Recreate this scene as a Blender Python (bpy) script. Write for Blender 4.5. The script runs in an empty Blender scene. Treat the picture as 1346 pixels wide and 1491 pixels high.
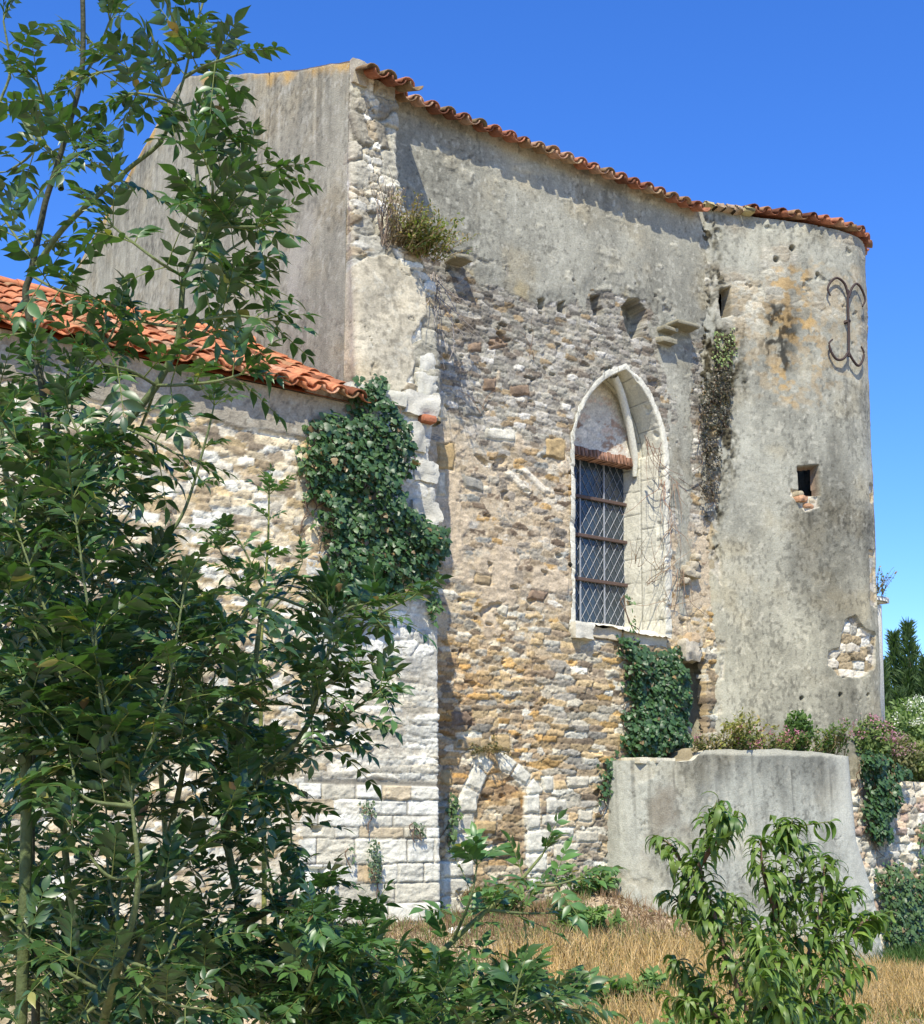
import bpy, math, random
import numpy as np
R=math.radians
rng=np.random.default_rng(7); random.seed(7)
SC=bpy.context.scene; COL=SC.collection

# ------------------------------------------------------------------ camera
HEAD=R(54.0); PITCH=R(7.3); ROLL=R(0.4); FPX=2000.0
v_=np.array([math.cos(HEAD),math.sin(HEAD),0]); r0_=np.array([math.sin(HEAD),-math.cos(HEAD),0]); up_=np.array([0,0,1.])
fw_=v_*math.cos(PITCH)+up_*math.sin(PITCH); u0_=-v_*math.sin(PITCH)+up_*math.cos(PITCH)
cr_=r0_*math.cos(ROLL)+u0_*math.sin(ROLL); cu_=u0_*math.cos(ROLL)-r0_*math.sin(ROLL)
CAM=np.array([-14.5*v_[0]+.21*r0_[0],-14.5*v_[1]+.21*r0_[1],1.6])
PY0=1201-FPX*math.tan(PITCH)
import mathutils
cd=bpy.data.cameras.new('camera'); cam=bpy.data.objects.new('camera',cd); COL.objects.link(cam)
m=mathutils.Matrix(((cr_[0],cu_[0],-fw_[0],CAM[0]),(cr_[1],cu_[1],-fw_[1],CAM[1]),(cr_[2],cu_[2],-fw_[2],CAM[2]),(0,0,0,1)))
cam.matrix_world=m
cd.sensor_fit='HORIZONTAL'; cd.sensor_width=36; cd.lens=36*FPX/1346
cd.shift_y=(PY0-745.5)/1346; cd.clip_start=.1; cd.clip_end=3000
SC.camera=cam
SC.render.resolution_x=924; SC.render.resolution_y=1024

# ------------------------------------------------------------------ light
SUN=np.array([-.93,-1.0,1.75]); SUN/=np.linalg.norm(SUN)
W=bpy.data.worlds.new('World'); SC.world=W; W.use_nodes=True
nt=W.node_tree; nt.nodes.clear()
sk=nt.nodes.new('ShaderNodeTexSky'); sk.sky_type='NISHITA'; sk.sun_disc=False
sk.sun_elevation=math.asin(SUN[2]); sk.sun_rotation=math.atan2(SUN[0],SUN[1])
sk.air_density=1.0; sk.dust_density=0.0; sk.ozone_density=8.0; sk.altitude=50
hs_=nt.nodes.new('ShaderNodeHueSaturation'); hs_.inputs['Saturation'].default_value=1.19; hs_.inputs['Value'].default_value=1.36; hs_.inputs['Hue'].default_value=.513
bg=nt.nodes.new('ShaderNodeBackground'); bg.inputs[1].default_value=.145
wo=nt.nodes.new('ShaderNodeOutputWorld'); nt.links.new(sk.outputs[0],hs_.inputs['Color']); nt.links.new(hs_.outputs[0],bg.inputs[0]); nt.links.new(bg.outputs[0],wo.inputs[0])
sl=bpy.data.lights.new('sun','SUN'); sl.energy=5.0; sl.angle=R(.53); sl.color=(1,.925,.80)
so=bpy.data.objects.new('sun',sl); COL.objects.link(so)
so.rotation_euler=mathutils.Vector((-SUN[0],-SUN[1],-SUN[2])).to_track_quat('-Z','Y').to_euler()
SC.view_settings.view_transform='Standard'; SC.view_settings.look='None'
SC.view_settings.exposure=0.40; SC.view_settings.gamma=1

# ------------------------------------------------------------------ helpers
def ray(px,py): return fw_+cr_*((px-673)/FPX)-cu_*((py-PY0)/FPX)
def at(px,py,d): return CAM+ray(px,py)*d
def on(px,py,ax,val):
    q=ray(px,py); return CAM+q*((val-CAM[ax])/q[ax])
def wxz(pts,y=0.0):
    return [(p[0],p[2]) for p in (on(a,b,1,y) for a,b in pts)]
def srgb(r,g,b):
    f=lambda c:((c/255+.055)/1.055)**2.4 if c>10 else c/255/12.92
    return np.array([f(r),f(g),f(b)])
def tag(o,label=None,cat=None,group=None,kind=None):
    if label: o['label']=label
    if cat: o['category']=cat
    if group: o['group']=group
    if kind: o['kind']=kind
    return o
def thing(name,loc,label,cat,group=None):
    o=bpy.data.objects.new(name,None); COL.objects.link(o); o.location=[float(c) for c in loc]
    o.empty_display_size=.2
    return tag(o,label,cat,group)
def link(name,me,mat,parent=None):
    o=bpy.data.objects.new(name,me); COL.objects.link(o); me.materials.append(mat)
    if parent is not None:
        o.parent=parent
        L=mathutils.Vector((0,0,0)); q=parent
        while q is not None: L+=q.location; q=q.parent
        o.location=-L if parent.parent is None else mathutils.Vector((0,0,0))
    return o
def mk(name,V,Fa,mat,parent=None,col=None,smooth=True):
    """mesh from numpy verts (n,3) and faces (m,k) of one size or list of such arrays"""
    me=bpy.data.meshes.new(name)
    V=np.ascontiguousarray(V,dtype=np.float32)
    if not isinstance(Fa,list): Fa=[Fa]
    Fa=[np.asarray(f,dtype=np.int32) for f in Fa if len(f)]
    li=np.concatenate([f.ravel() for f in Fa]); tot=np.concatenate([np.full(len(f),f.shape[1],np.int32) for f in Fa])
    st=np.concatenate([[0],np.cumsum(tot)[:-1]]).astype(np.int32)
    me.vertices.add(len(V)); me.vertices.foreach_set('co',V.ravel())
    me.loops.add(len(li)); me.loops.foreach_set('vertex_index',li)
    me.polygons.add(len(tot)); me.polygons.foreach_set('loop_start',st); me.polygons.foreach_set('loop_total',tot)
    me.polygons.foreach_set('use_smooth',np.full(len(tot),smooth,dtype=bool))
    me.update(calc_edges=True)
    if col is not None and mat.name in('masonry','render_plaster','limestone'): col=np.asarray(col)*np.array((.97,1.0,.945))
    if col is not None:
        a=me.color_attributes.new('Col','FLOAT_COLOR','POINT')
        c=np.ones((len(V),4),np.float32); c[:,:3]=np.clip(col,0,1); a.data.foreach_set('color',c.ravel())
    return link(name,me,mat,parent)
class MB:
    """collects pieces into one mesh"""
    def __init__(s): s.V=[];s.F={};s.C=[];s.n=0
    def add(s,V,Fa,c=(.5,.5,.5)):
        V=np.asarray(V,float).reshape(-1,3)
        for f in (Fa if isinstance(Fa,list) and isinstance(Fa[0],np.ndarray) else [Fa]):
            f=np.asarray(f,int)
            s.F.setdefault(f.shape[1],[]).append(f+s.n)
        s.V.append(V); c=np.asarray(c,float); s.C.append(np.broadcast_to(c,(len(V),3))); s.n+=len(V)
    def box(s,a,b,c=(.5,.5,.5),bev=0.0,rot=None,jit=0):
        a=np.array(a,float);b=np.array(b,float); ctr=(a+b)/2; h=(b-a)/2
        V=[];
        if bev<=0:
            V=np.array([[x,y,z] for x in(-1,1) for y in(-1,1) for z in(-1,1)])*h
            Fq=[[0,1,3,2],[4,6,7,5],[0,4,5,1],[2,3,7,6],[0,2,6,4],[1,5,7,3]]
            tri=[]
        else:
            e=min(bev,h.min()*.9); idx={}
            for x in(-1,1):
                for y in(-1,1):
                    for z in(-1,1):
                        for k in range(3):
                            p=np.array([x,y,z])*(h-e); p[k]+= [x,y,z][k]*e
                            idx[(x,y,z,k)]=len(V); V.append(p)
            V=np.array(V); Fq=[];tri=[]
            for k in range(3):
                o=[i for i in range(3) if i!=k]
                for sg in(-1,1):
                    q=[]
                    for (p1,p2) in((-1,-1),(1,-1),(1,1),(-1,1)):
                        t=[0,0,0];t[k]=sg;t[o[0]]=p1;t[o[1]]=p2;q.append(idx[(*t,k)])
                    Fq.append(q)
                o1,o2=o
                for p1 in(-1,1):
                    for p2 in(-1,1):
                        q=[]
                        for (sg,kk) in((-1,o1),(1,o1),(1,o2),(-1,o2)):
                            t=[0,0,0];t[k]=sg;t[o1]=p1;t[o2]=p2;q.append(idx[(*t,kk)])
                        Fq.append(q)
            for x in(-1,1):
                for y in(-1,1):
                    for z in(-1,1): tri.append([idx[(x,y,z,k)] for k in range(3)])
        if jit: V=V+rng.normal(0,jit,V.shape)
        if rot is not None: V=V@np.array(rot).T
        s.add(V+ctr,[np.array(Fq)]+([np.array(tri)] if tri else []),c)
    def rock(s,a,b,c=(.5,.5,.5),rnd=.25,amp=.12,n=9):
        a=np.array(a,float);b=np.array(b,float);ctr=(a+b)/2;h=(b-a)/2;sd_=rng.integers(90)
        g=np.linspace(-1,1,n);A,B=np.meshgrid(g,g)
        for ax in range(3):
            for sg in(-1,1):
                V=np.zeros((n*n,3));o=[i for i in range(3) if i!=ax];V[:,ax]=sg;V[:,o[0]]=A.ravel();V[:,o[1]]=B.ravel()
                l=np.linalg.norm(V,axis=1)[:,None];V=V*(1-rnd)+V/l*rnd*1.25
                P_=V*h+ctr;k=fbm(P_[:,0]*7+P_[:,1]*3+sd_,P_[:,2]*7-P_[:,1]*4,sd_,4)+.6*fbm(P_[:,0]*24+P_[:,1]*9,P_[:,2]*24+P_[:,1]*17+sd_,sd_+3,3)
                P_=P_+V*(k*amp*h.min())[:,None]
                i=np.arange(n-1)[:,None]*n+np.arange(n-1)[None];F_=np.stack([i,i+1,i+n+1,i+n],-1).reshape(-1,4)
                if (sg>0)^(ax==1): pass
                else: F_=F_[:,::-1]
                s.add(P_,[F_],np.array(c)*(1+.2*k[:,None]))
    def tube(s,P,rad,n=6,c=(.3,.3,.3),sub=4):
        P=np.array(P,float); rad=np.broadcast_to(np.asarray(rad,float),(len(P),))
        if sub>1 and len(P)>2:
            Q=np.vstack([2*P[0]-P[1],P,2*P[-1]-P[-2]]); out=[];ro=[]
            for i in range(1,len(Q)-2):
                for t in np.linspace(0,1,sub,endpoint=False):
                    p0,p1,p2,p3=Q[i-1:i+3]
                    out.append(.5*((2*p1)+(-p0+p2)*t+(2*p0-5*p1+4*p2-p3)*t*t+(-p0+3*p1-3*p2+p3)*t**3)); ro.append(rad[i-1]*(1-t)+rad[i]*t)
            out.append(P[-1]);ro.append(rad[-1]);P=np.array(out);rad=np.array(ro)
        T=np.gradient(P,axis=0); T/=np.linalg.norm(T,axis=1)[:,None]+1e-9
        ref=np.array([0,0,1.]) if abs(T[0][2])<.9 else np.array([1.,0,0])
        A=np.cross(T,ref); A/=np.linalg.norm(A,axis=1)[:,None]+1e-9; B=np.cross(T,A)
        th=np.linspace(0,2*np.pi,n,endpoint=False)
        V=(P[:,None]+rad[:,None,None]*(A[:,None]*np.cos(th)[None,:,None]+B[:,None]*np.sin(th)[None,:,None])).reshape(-1,3)
        k=len(P); i=np.arange(k-1)[:,None]*n; j=np.arange(n)[None]; j2=(j+1)%n
        Fq=np.stack([i+j,i+j2,i+n+j2,i+n+j],-1).reshape(-1,4)
        s.add(V,Fq,c); return P
    def build(s,name,mat,parent=None,smooth=True):
        if not s.V: return None
        return mk(name,np.vstack(s.V),[np.vstack(f) for f in s.F.values()],mat,parent,np.vstack(s.C),smooth)
def scatter(name,TV,TF,pos,X,Y,Z,scale,col,mat,parent=None,tcol=None,smooth=True):
    """merge copies of template (k,3); X,Y,Z (n,3) axes; scale (n,) or (n,3)"""
    pos=np.asarray(pos,float);n=len(pos);TV=np.asarray(TV,float);k=len(TV)
    sc=np.asarray(scale,float)
    if sc.ndim==1: sc=np.repeat(sc[:,None],3,1)
    L=TV[None]*sc[:,None]
    V=pos[:,None]+L[...,0:1]*X[:,None]+L[...,1:2]*Y[:,None]+L[...,2:3]*Z[:,None]
    TFs=TF if isinstance(TF,list) else [TF]
    Fs=[(np.asarray(f)[None]+(np.arange(n)*k)[:,None,None]).reshape(-1,np.asarray(f).shape[1]) for f in TFs]
    c=np.repeat(np.asarray(col,float)[:,None],k,1)
    if tcol is not None: c=c*np.asarray(tcol)[None,:,None]
    return mk(name,V.reshape(-1,3),Fs,mat,parent,c.reshape(-1,3),smooth)
def norm(a): return a/(np.linalg.norm(a,axis=-1,keepdims=True)+1e-9)
def frames(D,N):
    """Y along D, Z near N"""
    Y=norm(D); X=norm(np.cross(Y,N)); Z=np.cross(X,Y); return X,Y,Z
# --- noise
TAB=np.random.default_rng(3).random((256,256))
def vn(x,y,s=0):
    xi=np.floor(x).astype(int);yi=np.floor(y).astype(int);fx=x-xi;fy=y-yi
    fx=fx*fx*(3-2*fx);fy=fy*fy*(3-2*fy);a=s*37;b=s*91
    g=lambda i,j:TAB[(xi+i+a)&255,(yi+j+b)&255]
    return (g(0,0)*(1-fx)+g(1,0)*fx)*(1-fy)+(g(0,1)*(1-fx)+g(1,1)*fx)*fy
def fbm(x,y,s=0,o=4):
    r=0;a=.5;t=0
    for i in range(o):
        r=r+a*vn(x,y,s+i*5);t+=a;a*=.5;x=x*2.03+1.7;y=y*2.03+3.1
    return r/t*2-1
def ss(a,b,x):
    t=np.clip((x-a)/(b-a),0,1);return t*t*(3-2*t)
def hsh(i,j,s):
    return TAB[(i*7+j*13+s*31)&255,(j*5-i*3+s*17)&255]
def voro(U,V,cw,ch,seed,ju=.85,jv=.5,p=3.0):
    x=U/cw;y=V/ch;yi=np.floor(y).astype(int)
    F1=np.full(U.shape,9.);F2=np.full(U.shape,9.);ci=np.zeros(U.shape,int);cj=np.zeros(U.shape,int)
    dx1=np.zeros(U.shape);dy1=np.zeros(U.shape)
    for dj in(-1,0,1):
        j=yi+dj; off=hsh(j,j*0+3,seed+9)*1.0
        xr=x+off; xi=np.floor(xr).astype(int)
        for di in(-1,0,1):
            i=xi+di
            cx=i+.5+ju*(hsh(i,j,seed)-.5); cy=j+.5+jv*(hsh(i,j,seed+1)-.5)
            dx=np.abs(xr-cx);dy=np.abs(y-cy)
            d=(dx**p+dy**p)**(1/p)
            lt=d<F1
            F2=np.where(lt,F1,np.minimum(F2,d)); ci=np.where(lt,i,ci);cj=np.where(lt,j,cj)
            dx1=np.where(lt,xr-cx,dx1);dy1=np.where(lt,y-cy,dy1)
            F1=np.where(lt,d,F1)
    return F2-F1,[hsh(ci,cj,seed+k) for k in(2,3,4,5)],dx1,dy1
def pal(P,r):
    P=np.array(P); w=P[:,3]; cw=np.cumsum(w)/w.sum()
    i=np.searchsorted(cw,np.clip(r,0,.9999)); return P[np.clip(i,0,len(P)-1),:3]
FC={}
def facets(U,V):
    k=(U.shape,float(U.flat[0]),float(V.flat[-1]),float(U.flat[-1]))
    if k not in FC:
        FC.clear();Uw=U+.02*fbm(U*18,V*18,77,3);Vw=V+.014*fbm(U*18,V*22,78,3)
        e,r,dx,dy=voro(Uw,Vw,.062,.036,79,.95,.9,2.0)
        e2,r2,dx2,dy2=voro(Uw,Vw,.028,.020,83,.95,.9,2.0)
        FC[k]=((r[0]-.5)*.013+(r[1]-.5)*dx*.012+(r[2]-.35)*dy*.014+(r2[0]-.5)*.006,1+.26*(r[3]-.5)+.20*(r2[1]-.5)-.16*ss(.10,.0,e))
    return FC[k]
def rubble(U,V,cw,ch,seed,P,mcol,mlevel,depth,warp=1.0):
    Uw=U+warp*(.035*fbm(U*5,V*5,seed)+.012*fbm(U*22,V*22,seed+1)); Vw=V+warp*(.03*fbm(U*3,V*4,seed+2)+.009*fbm(U*20,V*24,seed+3))
    e,rr,dx,dy=voro(Uw,Vw,cw,ch,seed)
    prof=np.clip(e/.15,0,1)**.5
    h=prof*depth*(.45+.9*rr[0])+(rr[1]-.5)*dx*depth*.8+(rr[2]-.3)*dy*depth*.7
    h=h+.007*fbm(U*32,V*60,seed+4,3)+.006*fbm(U*12,V*24,seed+14,2)
    c=pal(P,rr[3])*(.70+.60*rr[1])[...,None]
    c=c*(1+.22*fbm(U*30,V*45,seed+6,3)+.15*fbm(U*90,V*90,seed+7,2))[...,None]
    fh,fc=facets(U,V);h=h+.6*fh*np.clip(prof,0,1);c=c*(1+.75*(fc-1))[...,None]*(1-.42*ss(.09,.0,e+.03*fbm(U*30,V*30,seed+12)))[...,None]  # stone edges darkened in colour: crevice shade plus dirt in the joints
    mh=mlevel+.25*depth*fbm(U*40,V*40,seed+8,3)+.35*fh
    k=ss(-.002,.004,h-mh)[...,None]
    mc=np.array(mcol)*(1+.2*fbm(U*18,V*18,seed+9,3)+.2*fbm(U*80,V*80,seed+10,2))[...,None]
    return np.maximum(h,mh),c*k+mc*(1-k)
def ashlar(U,V,rows,seed,wmin,wmax,joint,P,depth,wear=.006):
    rows=np.array(rows); Vw=V+wear*fbm(U*4,V*4,seed)+.4*wear*fbm(U*25,V*25,seed+1); Uw=U+wear*fbm(U*5+9,V*5,seed+2)+.4*wear*fbm(U*25,V*25,seed+3)
    ri=np.clip(np.searchsorted(rows,Vw)-1,0,len(rows)-2)
    dv=np.minimum(Vw-rows[ri],rows[ri+1]-Vw); du=np.full(U.shape,9.);bid=np.zeros(U.shape,int)
    g=np.random.default_rng(seed)
    u0,u1=U.min()-1,U.max()+1
    for k in range(len(rows)-1):
        xs=[u0-g.random()*.3]
        while xs[-1]<u1: xs.append(xs[-1]+g.uniform(wmin,wmax))
        xs=np.array(xs);mk_=ri==k;q=Uw[mk_];i=np.searchsorted(xs,q)-1;i=np.clip(i,0,len(xs)-2)
        du[mk_]=np.minimum(q-xs[i],xs[i+1]-q);bid[mk_]=i
    e=np.minimum(du,dv)
    r1=hsh(bid,ri,seed);r2=hsh(bid,ri,seed+1);r3=hsh(bid,ri,seed+2)
    joint=joint*(.35+1.1*vn(U*3,V*3,seed+9)); prof=ss(joint*.2,joint*1.1,e)
    h=prof*depth*(.5+.7*r1)+(.010*fbm(U*14,V*36,seed+4,4)+.012*fbm(U*3,V*9,seed+8,3))*prof
    c=pal(P,r2)*(.88+.24*r3)[...,None]*(1+.1*fbm(U*10,V*30,seed+5,3)+.08*fbm(U*80,V*80,seed+6,2))[...,None]
    fh,fc=facets(U,V);h=h+.45*fh*prof;c=c*(1+.5*(fc-1))[...,None]
    jc=np.array([.26,.23,.18])
    k=ss(joint*.3,joint*.9,e)[...,None]
    return h,c*k+jc*(1-k)
def sdpoly(U,V,poly):
    """signed distance (negative inside)"""
    P=np.array(poly,float); d=np.full(U.shape,1e9); ins=np.zeros(U.shape,bool)
    for i in range(len(P)):
        a=P[i];b=P[(i+1)%len(P)];e=b-a
        wx=U-a[0];wy=V-a[1];t=np.clip((wx*e[0]+wy*e[1])/(e@e+1e-12),0,1)
        d=np.minimum(d,(wx-e[0]*t)**2+(wy-e[1]*t)**2)
        c=(a[1]>V)!=(b[1]>V)
        if abs(e[1])>1e-9: ins^= c&(U<a[0]+e[0]*(V-a[1])/e[1])
    d=np.sqrt(d); return np.where(ins,-d,d)
def plaster(U,V,seed,base,streak=.15,blotch=.22,hs=1.0):
    h=.022+hs*(.006*fbm(U*3,V*3,seed)+.004*fbm(U*14,V*14,seed+1)+.002*fbm(U*45,V*45,seed+2,3))
    t=1+blotch*1.3*fbm(U*1.3,V*1.3,seed+3,5)+.22*fbm(U*6,V*4,seed+13,4)+streak*fbm(U*11,V*1.3,seed+4,3)+.16*fbm(U*38,V*38,seed+5,3)
    c=np.array(base)*t[...,None]
    warm=ss(0,.6,fbm(U*2,V*2,seed+6,4))[...,None]
    c=c*(1-.5*warm)+c*np.array([1.12,1.0,.82])*.5*warm
    sp=ss(.15,.5,fbm(U*26,V*20,seed+7,4)+.35*fbm(U*2.2,V*1.6,seed+8,3))[...,None]
    c=c*(1-.38*sp)
    wh=ss(.22,.5,fbm(U*17,V*15,seed+17,4))[...,None]
    c=c*(1-.5*wh)+np.array([.50,.47,.39])*.5*wh
    return h,c
def grid(name,nu,nv,X,Y,Z,col,mat,parent=None,keep=None):
    V=np.stack([X,Y,Z],-1).reshape(-1,3)
    i=np.arange(nv-1)[:,None]*nu+np.arange(nu-1)[None]
    Fq=np.stack([i,i+1,i+nu+1,i+nu],-1).reshape(-1,4)
    if keep is not None:
        kk=(keep[:-1,:-1]&keep[1:,:-1]&keep[:-1,1:]&keep[1:,1:]).ravel(); Fq=Fq[kk]
    return mk(name,V,Fq,mat,parent,col.reshape(-1,3))
def plan_grid(levels,K,u,z):
    """levels: list of (z,[K points]) sorted by z; u normalised param array 0..1 by arclength at mid level"""
    zs=np.array([l[0] for l in levels]);P=np.array([l[1] for l in levels],float)
    mid=P[len(P)//2];s=np.concatenate([[0],np.cumsum(np.linalg.norm(np.diff(mid,axis=0),axis=1))])
    xs=np.stack([[np.interp(u,s,P[i,:,k]) for k in(0,1)] for i in range(len(zs))])  # nz,2,nu
    out=np.zeros((2,len(z),len(u)))
    for k in(0,1):
        for iu in range(len(u)): out[k,:,iu]=np.interp(z,zs,xs[:,k,iu])
    return out,s
def sweep(name,levels,z0,z1,res,field,mat,parent,round_=.04,keepf=None,extra=None):
    mid=np.array(levels[len(levels)//2][1],float);tot=np.linalg.norm(np.diff(mid,axis=0),axis=1).sum()
    nu=int(tot/res)+2;nv=int((z1-z0)/res)+2
    u=np.linspace(0,tot,nu);z=np.linspace(z0,z1,nv)
    (X,Y),s=plan_grid(levels,len(mid),u,z)
    k=max(1,int(round_/res)); ker=np.ones(2*k+1)/(2*k+1)
    def blur(A):
        B=np.pad(A,((0,0),(k,k)),mode='edge');B[:,:k]=2*A[:,:1]-A[:,1:k+1][:,::-1];B[:,-k:]=2*A[:,-1:]-A[:,-k-1:-1][:,::-1]
        return np.apply_along_axis(lambda r:np.convolve(r,ker,'valid'),1,B)
    X=blur(X);Y=blur(Y)
    tx=np.gradient(X,axis=1);ty=np.gradient(Y,axis=1);l=np.sqrt(tx*tx+ty*ty)+1e-9
    nx=ty/l;ny=-tx/l
    nx=blur(nx);ny=blur(ny)
    U,Vv=np.meshgrid(u,z)
    h,c=field(U,Vv,X,Y)
    keep=keepf(U,Vv,X,Y) if keepf else None
    return grid(name,nu,nv,X+nx*h,Y+ny*h,Vv,c,mat,parent,keep)

# ------------------------------------------------------------------ materials
def mat(name,rough=.9,noise=.25,nscale=60,bump=.3,bscale=120,spec=.3,base=None,trans=0,metal=0,bdist=.01,coat=0,sat=None):
    m=bpy.data.materials.new(name);m.use_nodes=True;n=m.node_tree;b=n.nodes['Principled BSDF']
    b.inputs['Roughness'].default_value=rough;b.inputs['Specular IOR Level'].default_value=spec;b.inputs['Metallic'].default_value=metal
    tc=n.nodes.new('ShaderNodeTexCoord')
    if base is None:
        a=n.nodes.new('ShaderNodeVertexColor');a.layer_name='Col';src=a.outputs[0]
    else:
        a=n.nodes.new('ShaderNodeRGB');a.outputs[0].default_value=(*base,1);src=a.outputs[0]
    nz=n.nodes.new('ShaderNodeTexNoise');nz.inputs['Scale'].default_value=nscale;nz.inputs['Detail'].default_value=5
    n.links.new(tc.outputs['Object'],nz.inputs['Vector'])
    mr=n.nodes.new('ShaderNodeMapRange');mr.inputs[1].default_value=.25;mr.inputs[2].default_value=.75
    mr.inputs[3].default_value=1-noise;mr.inputs[4].default_value=1+noise
    n.links.new(nz.outputs[0],mr.inputs[0])
    mx=n.nodes.new('ShaderNodeVectorMath');mx.operation='SCALE';n.links.new(src,mx.inputs[0]);n.links.new(mr.outputs[0],mx.inputs['Scale'])
    n.links.new(mx.outputs[0],b.inputs['Base Color'])
    if bump:
        n2=n.nodes.new('ShaderNodeTexNoise');n2.inputs['Scale'].default_value=bscale;n2.inputs['Detail'].default_value=4
        n.links.new(tc.outputs['Object'],n2.inputs['Vector'])
        bp=n.nodes.new('ShaderNodeBump');bp.inputs['Strength'].default_value=bump;bp.inputs['Distance'].default_value=bdist
        n.links.new(n2.outputs[0],bp.inputs['Height']);n.links.new(bp.outputs[0],b.inputs['Normal'])
    if trans:
        tr=n.nodes.new('ShaderNodeBsdfTranslucent');v2=n.nodes.new('ShaderNodeVectorMath');v2.operation='MULTIPLY'
        v2.inputs[1].default_value=(1.5,1.9,.6);n.links.new(mx.outputs[0],v2.inputs[0]);n.links.new(v2.outputs[0],tr.inputs[0])
        ms=n.nodes.new('ShaderNodeMixShader');ms.inputs[0].default_value=trans
        n.links.new(b.outputs[0],ms.inputs[1]);n.links.new(tr.outputs[0],ms.inputs[2]);n.links.new(ms.outputs[0],n.nodes['Material Output'].inputs[0])
    return m
M_STONE=mat('masonry',.92,.22,45,.6,70,.2)
M_PLAS=mat('render_plaster',.92,.18,60,.6,70,.2)
M_WHITE=mat('limestone',.9,.16,40,.6,60,.2)
M_TILE=mat('clay_tile',.85,.42,14,.3,60,.25)
M_IRON=mat('rusty_iron',.7,.3,60,.3,100,.4,base=(.045,.028,.022))
M_BAR=mat('painted_bar',.6,.2,60,.2,100,.4,base=(.095,.062,.048))
M_LEAD=mat('lead',.5,.2,60,.1,100,.5,base=(.27,.29,.31))
M_GLASS=mat('window_glass',.12,.4,6,.25,14,.6,base=(.035,.05,.06),bdist=.02)
M_ROCK=mat('rock',.9,.3,20,.6,40,.2)
M_BARK=mat('bark',.75,.3,40,.5,80,.3)
M_LEAF=mat('ash_leaf',.40,.22,30,0,1,.6,trans=.20)
M_IVY=mat('ivy_leaf',.45,.15,30,0,1,.5,trans=.12)
M_PEACH=mat('peach_leaf',.48,.22,30,0,1,.5,trans=.25)
M_DRY=mat('dry_grass',.8,.15,30,0,1,.2,trans=.2)
M_HERB=mat('herb_leaf',.6,.15,30,0,1,.3,trans=.3)
M_PETAL=mat('petal',.7,.1,30,0,1,.2,trans=.2)
M_SOIL=mat('soil',.95,.4,12,.9,30,.1,bdist=.03)
# ------------------------------------------------------------------ palettes (linear albedo, last = weight)
PAL_NAVE=[(.42,.33,.22,3),(.33,.25,.165,3),(.47,.41,.32,2.6),(.26,.22,.175,3),(.20,.145,.10,1.6),(.42,.27,.12,.8),(.58,.53,.45,1.1),(.28,.27,.24,2)]
PAL_LOW=[(.46,.34,.19,4),(.50,.32,.13,1.3),(.36,.27,.17,3),(.52,.46,.35,2.6),(.25,.19,.13,2),(.60,.56,.46,1.3),(.31,.28,.23,1.6)]
PAL_GREY=[(.36,.33,.27,3),(.28,.25,.21,3),(.43,.39,.33,2.6),(.22,.18,.14,2.2),(.34,.25,.15,1),(.54,.50,.44,1)]
PAL_AISLE=[(.60,.49,.33,3),(.52,.39,.22,2.4),(.64,.57,.45,3),(.42,.32,.20,2),(.72,.68,.58,1.8),(.33,.26,.18,1.2)]
PAL_WHITE=[(.68,.63,.52,4),(.61,.55,.43,2),(.57,.46,.31,.9),(.73,.69,.59,3)]
# ------------------------------------------------------------------ STONE CHURCH
church=thing('stone_church',(0,0,.6),'tall roughcast and rubble stone church nave with gable end, corner buttress and pointed window','church')
LY=1.0
plas_poly=wxz([(560,330),(600,352),(640,352),(668,385),(705,412),(735,422),(790,447),(812,438),(820,447),(838,432),(850,450),(862,422),(900,430),(940,436),(958,470),(975,492),(1000,500),(1040,492),(1060,100),(500,60),(540,300)])
plas2_poly=wxz([(940,470),(1005,470),(1012,800),(992,900),(978,860),(975,700),(962,560)])
niche=wxz([(903,447),(915,434),(930,437),(940,452),(940,490),(920,494),(908,470)])
holes=[wxz([(858,432),(872,430),(876,455),(864,462)]),wxz([(780,436),(790,436),(790,450),(782,450)]),wxz([(812,440),(820,440),(820,456),(813,456)])]
crev=wxz([(993,950),(1004,955),(1026,962),(1028,1092),(1010,1090),(1003,1040),(997,985)])
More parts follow.
